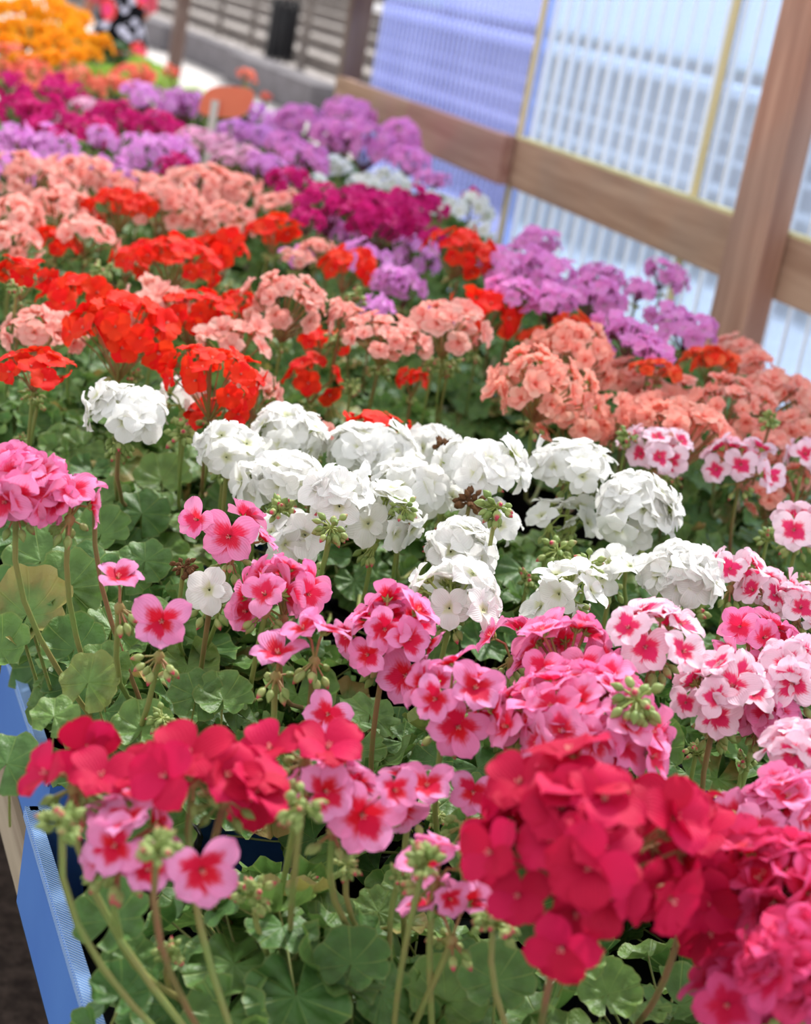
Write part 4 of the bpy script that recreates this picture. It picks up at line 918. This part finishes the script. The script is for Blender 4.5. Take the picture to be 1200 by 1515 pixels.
    sel = t.n('ShaderNodeSeparateColor'); t.L(v1.outputs['Color'], sel.inputs[0])
    blob = t.math('MULTIPLY', t.math('SUBTRACT', 1., t.smooth(v1.outputs['Distance'], .40, .44)), t.math('GREATER_THAN', sel.outputs[0], .25))
    fc = t.mix(t.smooth(v1.outputs['Distance'], .1, .4), lin(S(236,70,150)), lin(S(240,86,76)))
    fc = t.mix(t.smooth(v1.outputs['Distance'], .05, .09), lin(S(60,10,60)), fc)
    col = t.mix(blob, col, fc)
    mt = t.surf(col, .8, .1, .05)
    g = G(); n = 32; V = []; rings = [(.80, .235, .165), (.86, .230, .165), (.95, .205, .155), (1.10, .165, .13), (1.25, .175, .135), (1.36, .19, .12), (1.42, .13, .09), (1.44, .07, .07)]
    for i, (z, a, b) in enumerate(rings):
        for k in range(n):
            q = 2*PI*k/n; fl = 1+(.05*math.sin(6*q)+.03*math.sin(11*q))*max(0, (1.1-z)*2.5)
            V.append((a*fl*math.cos(q), b*fl*math.sin(q), z))
    g.add(V, [(i*n+k, i*n+(k+1) % n, (i+1)*n+(k+1) % n, (i+1)*n+k) for i in range(len(rings)-1) for k in range(n)])
    for s, e in (('shl', 'ell'), ('shr', 'elr')):
        a, b = Vector(J[s]), Vector(J[e]); m = (1 if s == 'shl' else 1)
        tube(g, [a.lerp(b, x) for x in (-.1, .3, .8)], [.07, .075, .08], 14, m)
    ob('tunic', g.mesh('tunic', [mt, plain('red_sleeve', S(196,74,92), .8)]), root)
    g = G()
    for a, b, c in (('hil', 'knl', 'anl'), ('hir', 'knr', 'anr')):
        A, B_, C_ = Vector(J[a]), Vector(J[b]), Vector(J[c]); tube(g, [A+Vector((0, 0, .04)), A.lerp(B_, .5), B_, B_.lerp(C_, .6), C_+Vector((0, 0, .02))], [.125, .115, .095, .085, .08], 16)
    ob('trousers', g.mesh('trousers', [black]), root)
    for s in ('l', 'r'):
        g = G(); A, B_ = Vector(J['an'+s]), Vector(J['to'+s]); V = []; n = 14
        c_ = (A+B_)/2; 
        for z, sc_ in ((.0, 1.), (.02, 1.03), (.05, .95), (.085, .6)):
            for k in range(n):
                q = 2*PI*k/n; V.append((c_.x+.047*sc_*math.cos(q), c_.y+(.135*sc_*math.sin(q)+(.03 if z > .05 else 0)), z))
        g.add(V, [(i*n+k, i*n+(k+1) % n, (i+1)*n+(k+1) % n, (i+1)*n+k) for i in range(3) for k in range(n)]+[tuple(range(3*n, 4*n)), tuple(reversed(range(n)))])
        ob('shoe', g.mesh('shoe', [black]), root)
build_person()

# ---------------------------------------------------------------- light, camera
sc = bpy.context.scene
wd = bpy.data.worlds.new('sky'); sc.world = wd; wd.use_nodes = True; nt = wd.node_tree; nt.nodes.clear()
out = nt.nodes.new('ShaderNodeOutputWorld'); bg = nt.nodes.new('ShaderNodeBackground'); 
sky = nt.nodes.new('ShaderNodeTexSky'); sky.sky_type = 'HOSEK_WILKIE'; sky.turbidity = 5.; sky.ground_albedo = .5
SUN = Vector((.55, .62, .95)).normalized(); sky.sun_direction = SUN
mx = nt.nodes.new('ShaderNodeMix'); mx.data_type = 'RGBA'; mx.inputs[0].default_value = .70
nt.links.new(sky.outputs[0], mx.inputs[6]); mx.inputs[7].default_value = (1.0, 1.0, 1.02, 1)
nt.links.new(mx.outputs[2], bg.inputs[0]); bg.inputs[1].default_value = 1.0
nt.links.new(bg.outputs[0], out.inputs[0])
sl = bpy.data.lights.new('sun', 'SUN'); sl.energy = 3.2; sl.angle = math.radians(6); sl.color = (1., .975, .94)
so = bpy.data.objects.new('sun', sl); COL.objects.link(so); so.rotation_mode = 'QUATERNION'; so.rotation_quaternion = SUN.to_track_quat('Z', 'Y')

cam = bpy.data.cameras.new('camera'); co_ = bpy.data.objects.new('camera', cam); COL.objects.link(co_)
cam.sensor_fit = 'VERTICAL'; cam.sensor_height = 36; cam.sensor_width = 36*1200/1515; cam.lens = 36*F/1515
Mx = Matrix((Vector(RT), Vector(UP), -Vector(FW))).transposed().to_4x4(); Mx.translation = Vector(CAM); co_.matrix_world = Mx
cam.clip_start = .05; cam.clip_end = 600
cam.dof.use_dof = True; cam.dof.focus_distance = 1.6; cam.dof.aperture_fstop = 6.2
sc.camera = co_
vs = sc.view_settings; vs.view_transform = 'Standard'; vs.look = 'None'; vs.gamma = 1; vs.exposure = .66; vs.use_curve_mapping = False
sc.cycles.use_denoising = True; sc.cycles.max_bounces = 8; sc.cycles.transparent_max_bounces = 16; sc.cycles.use_adaptive_sampling = True
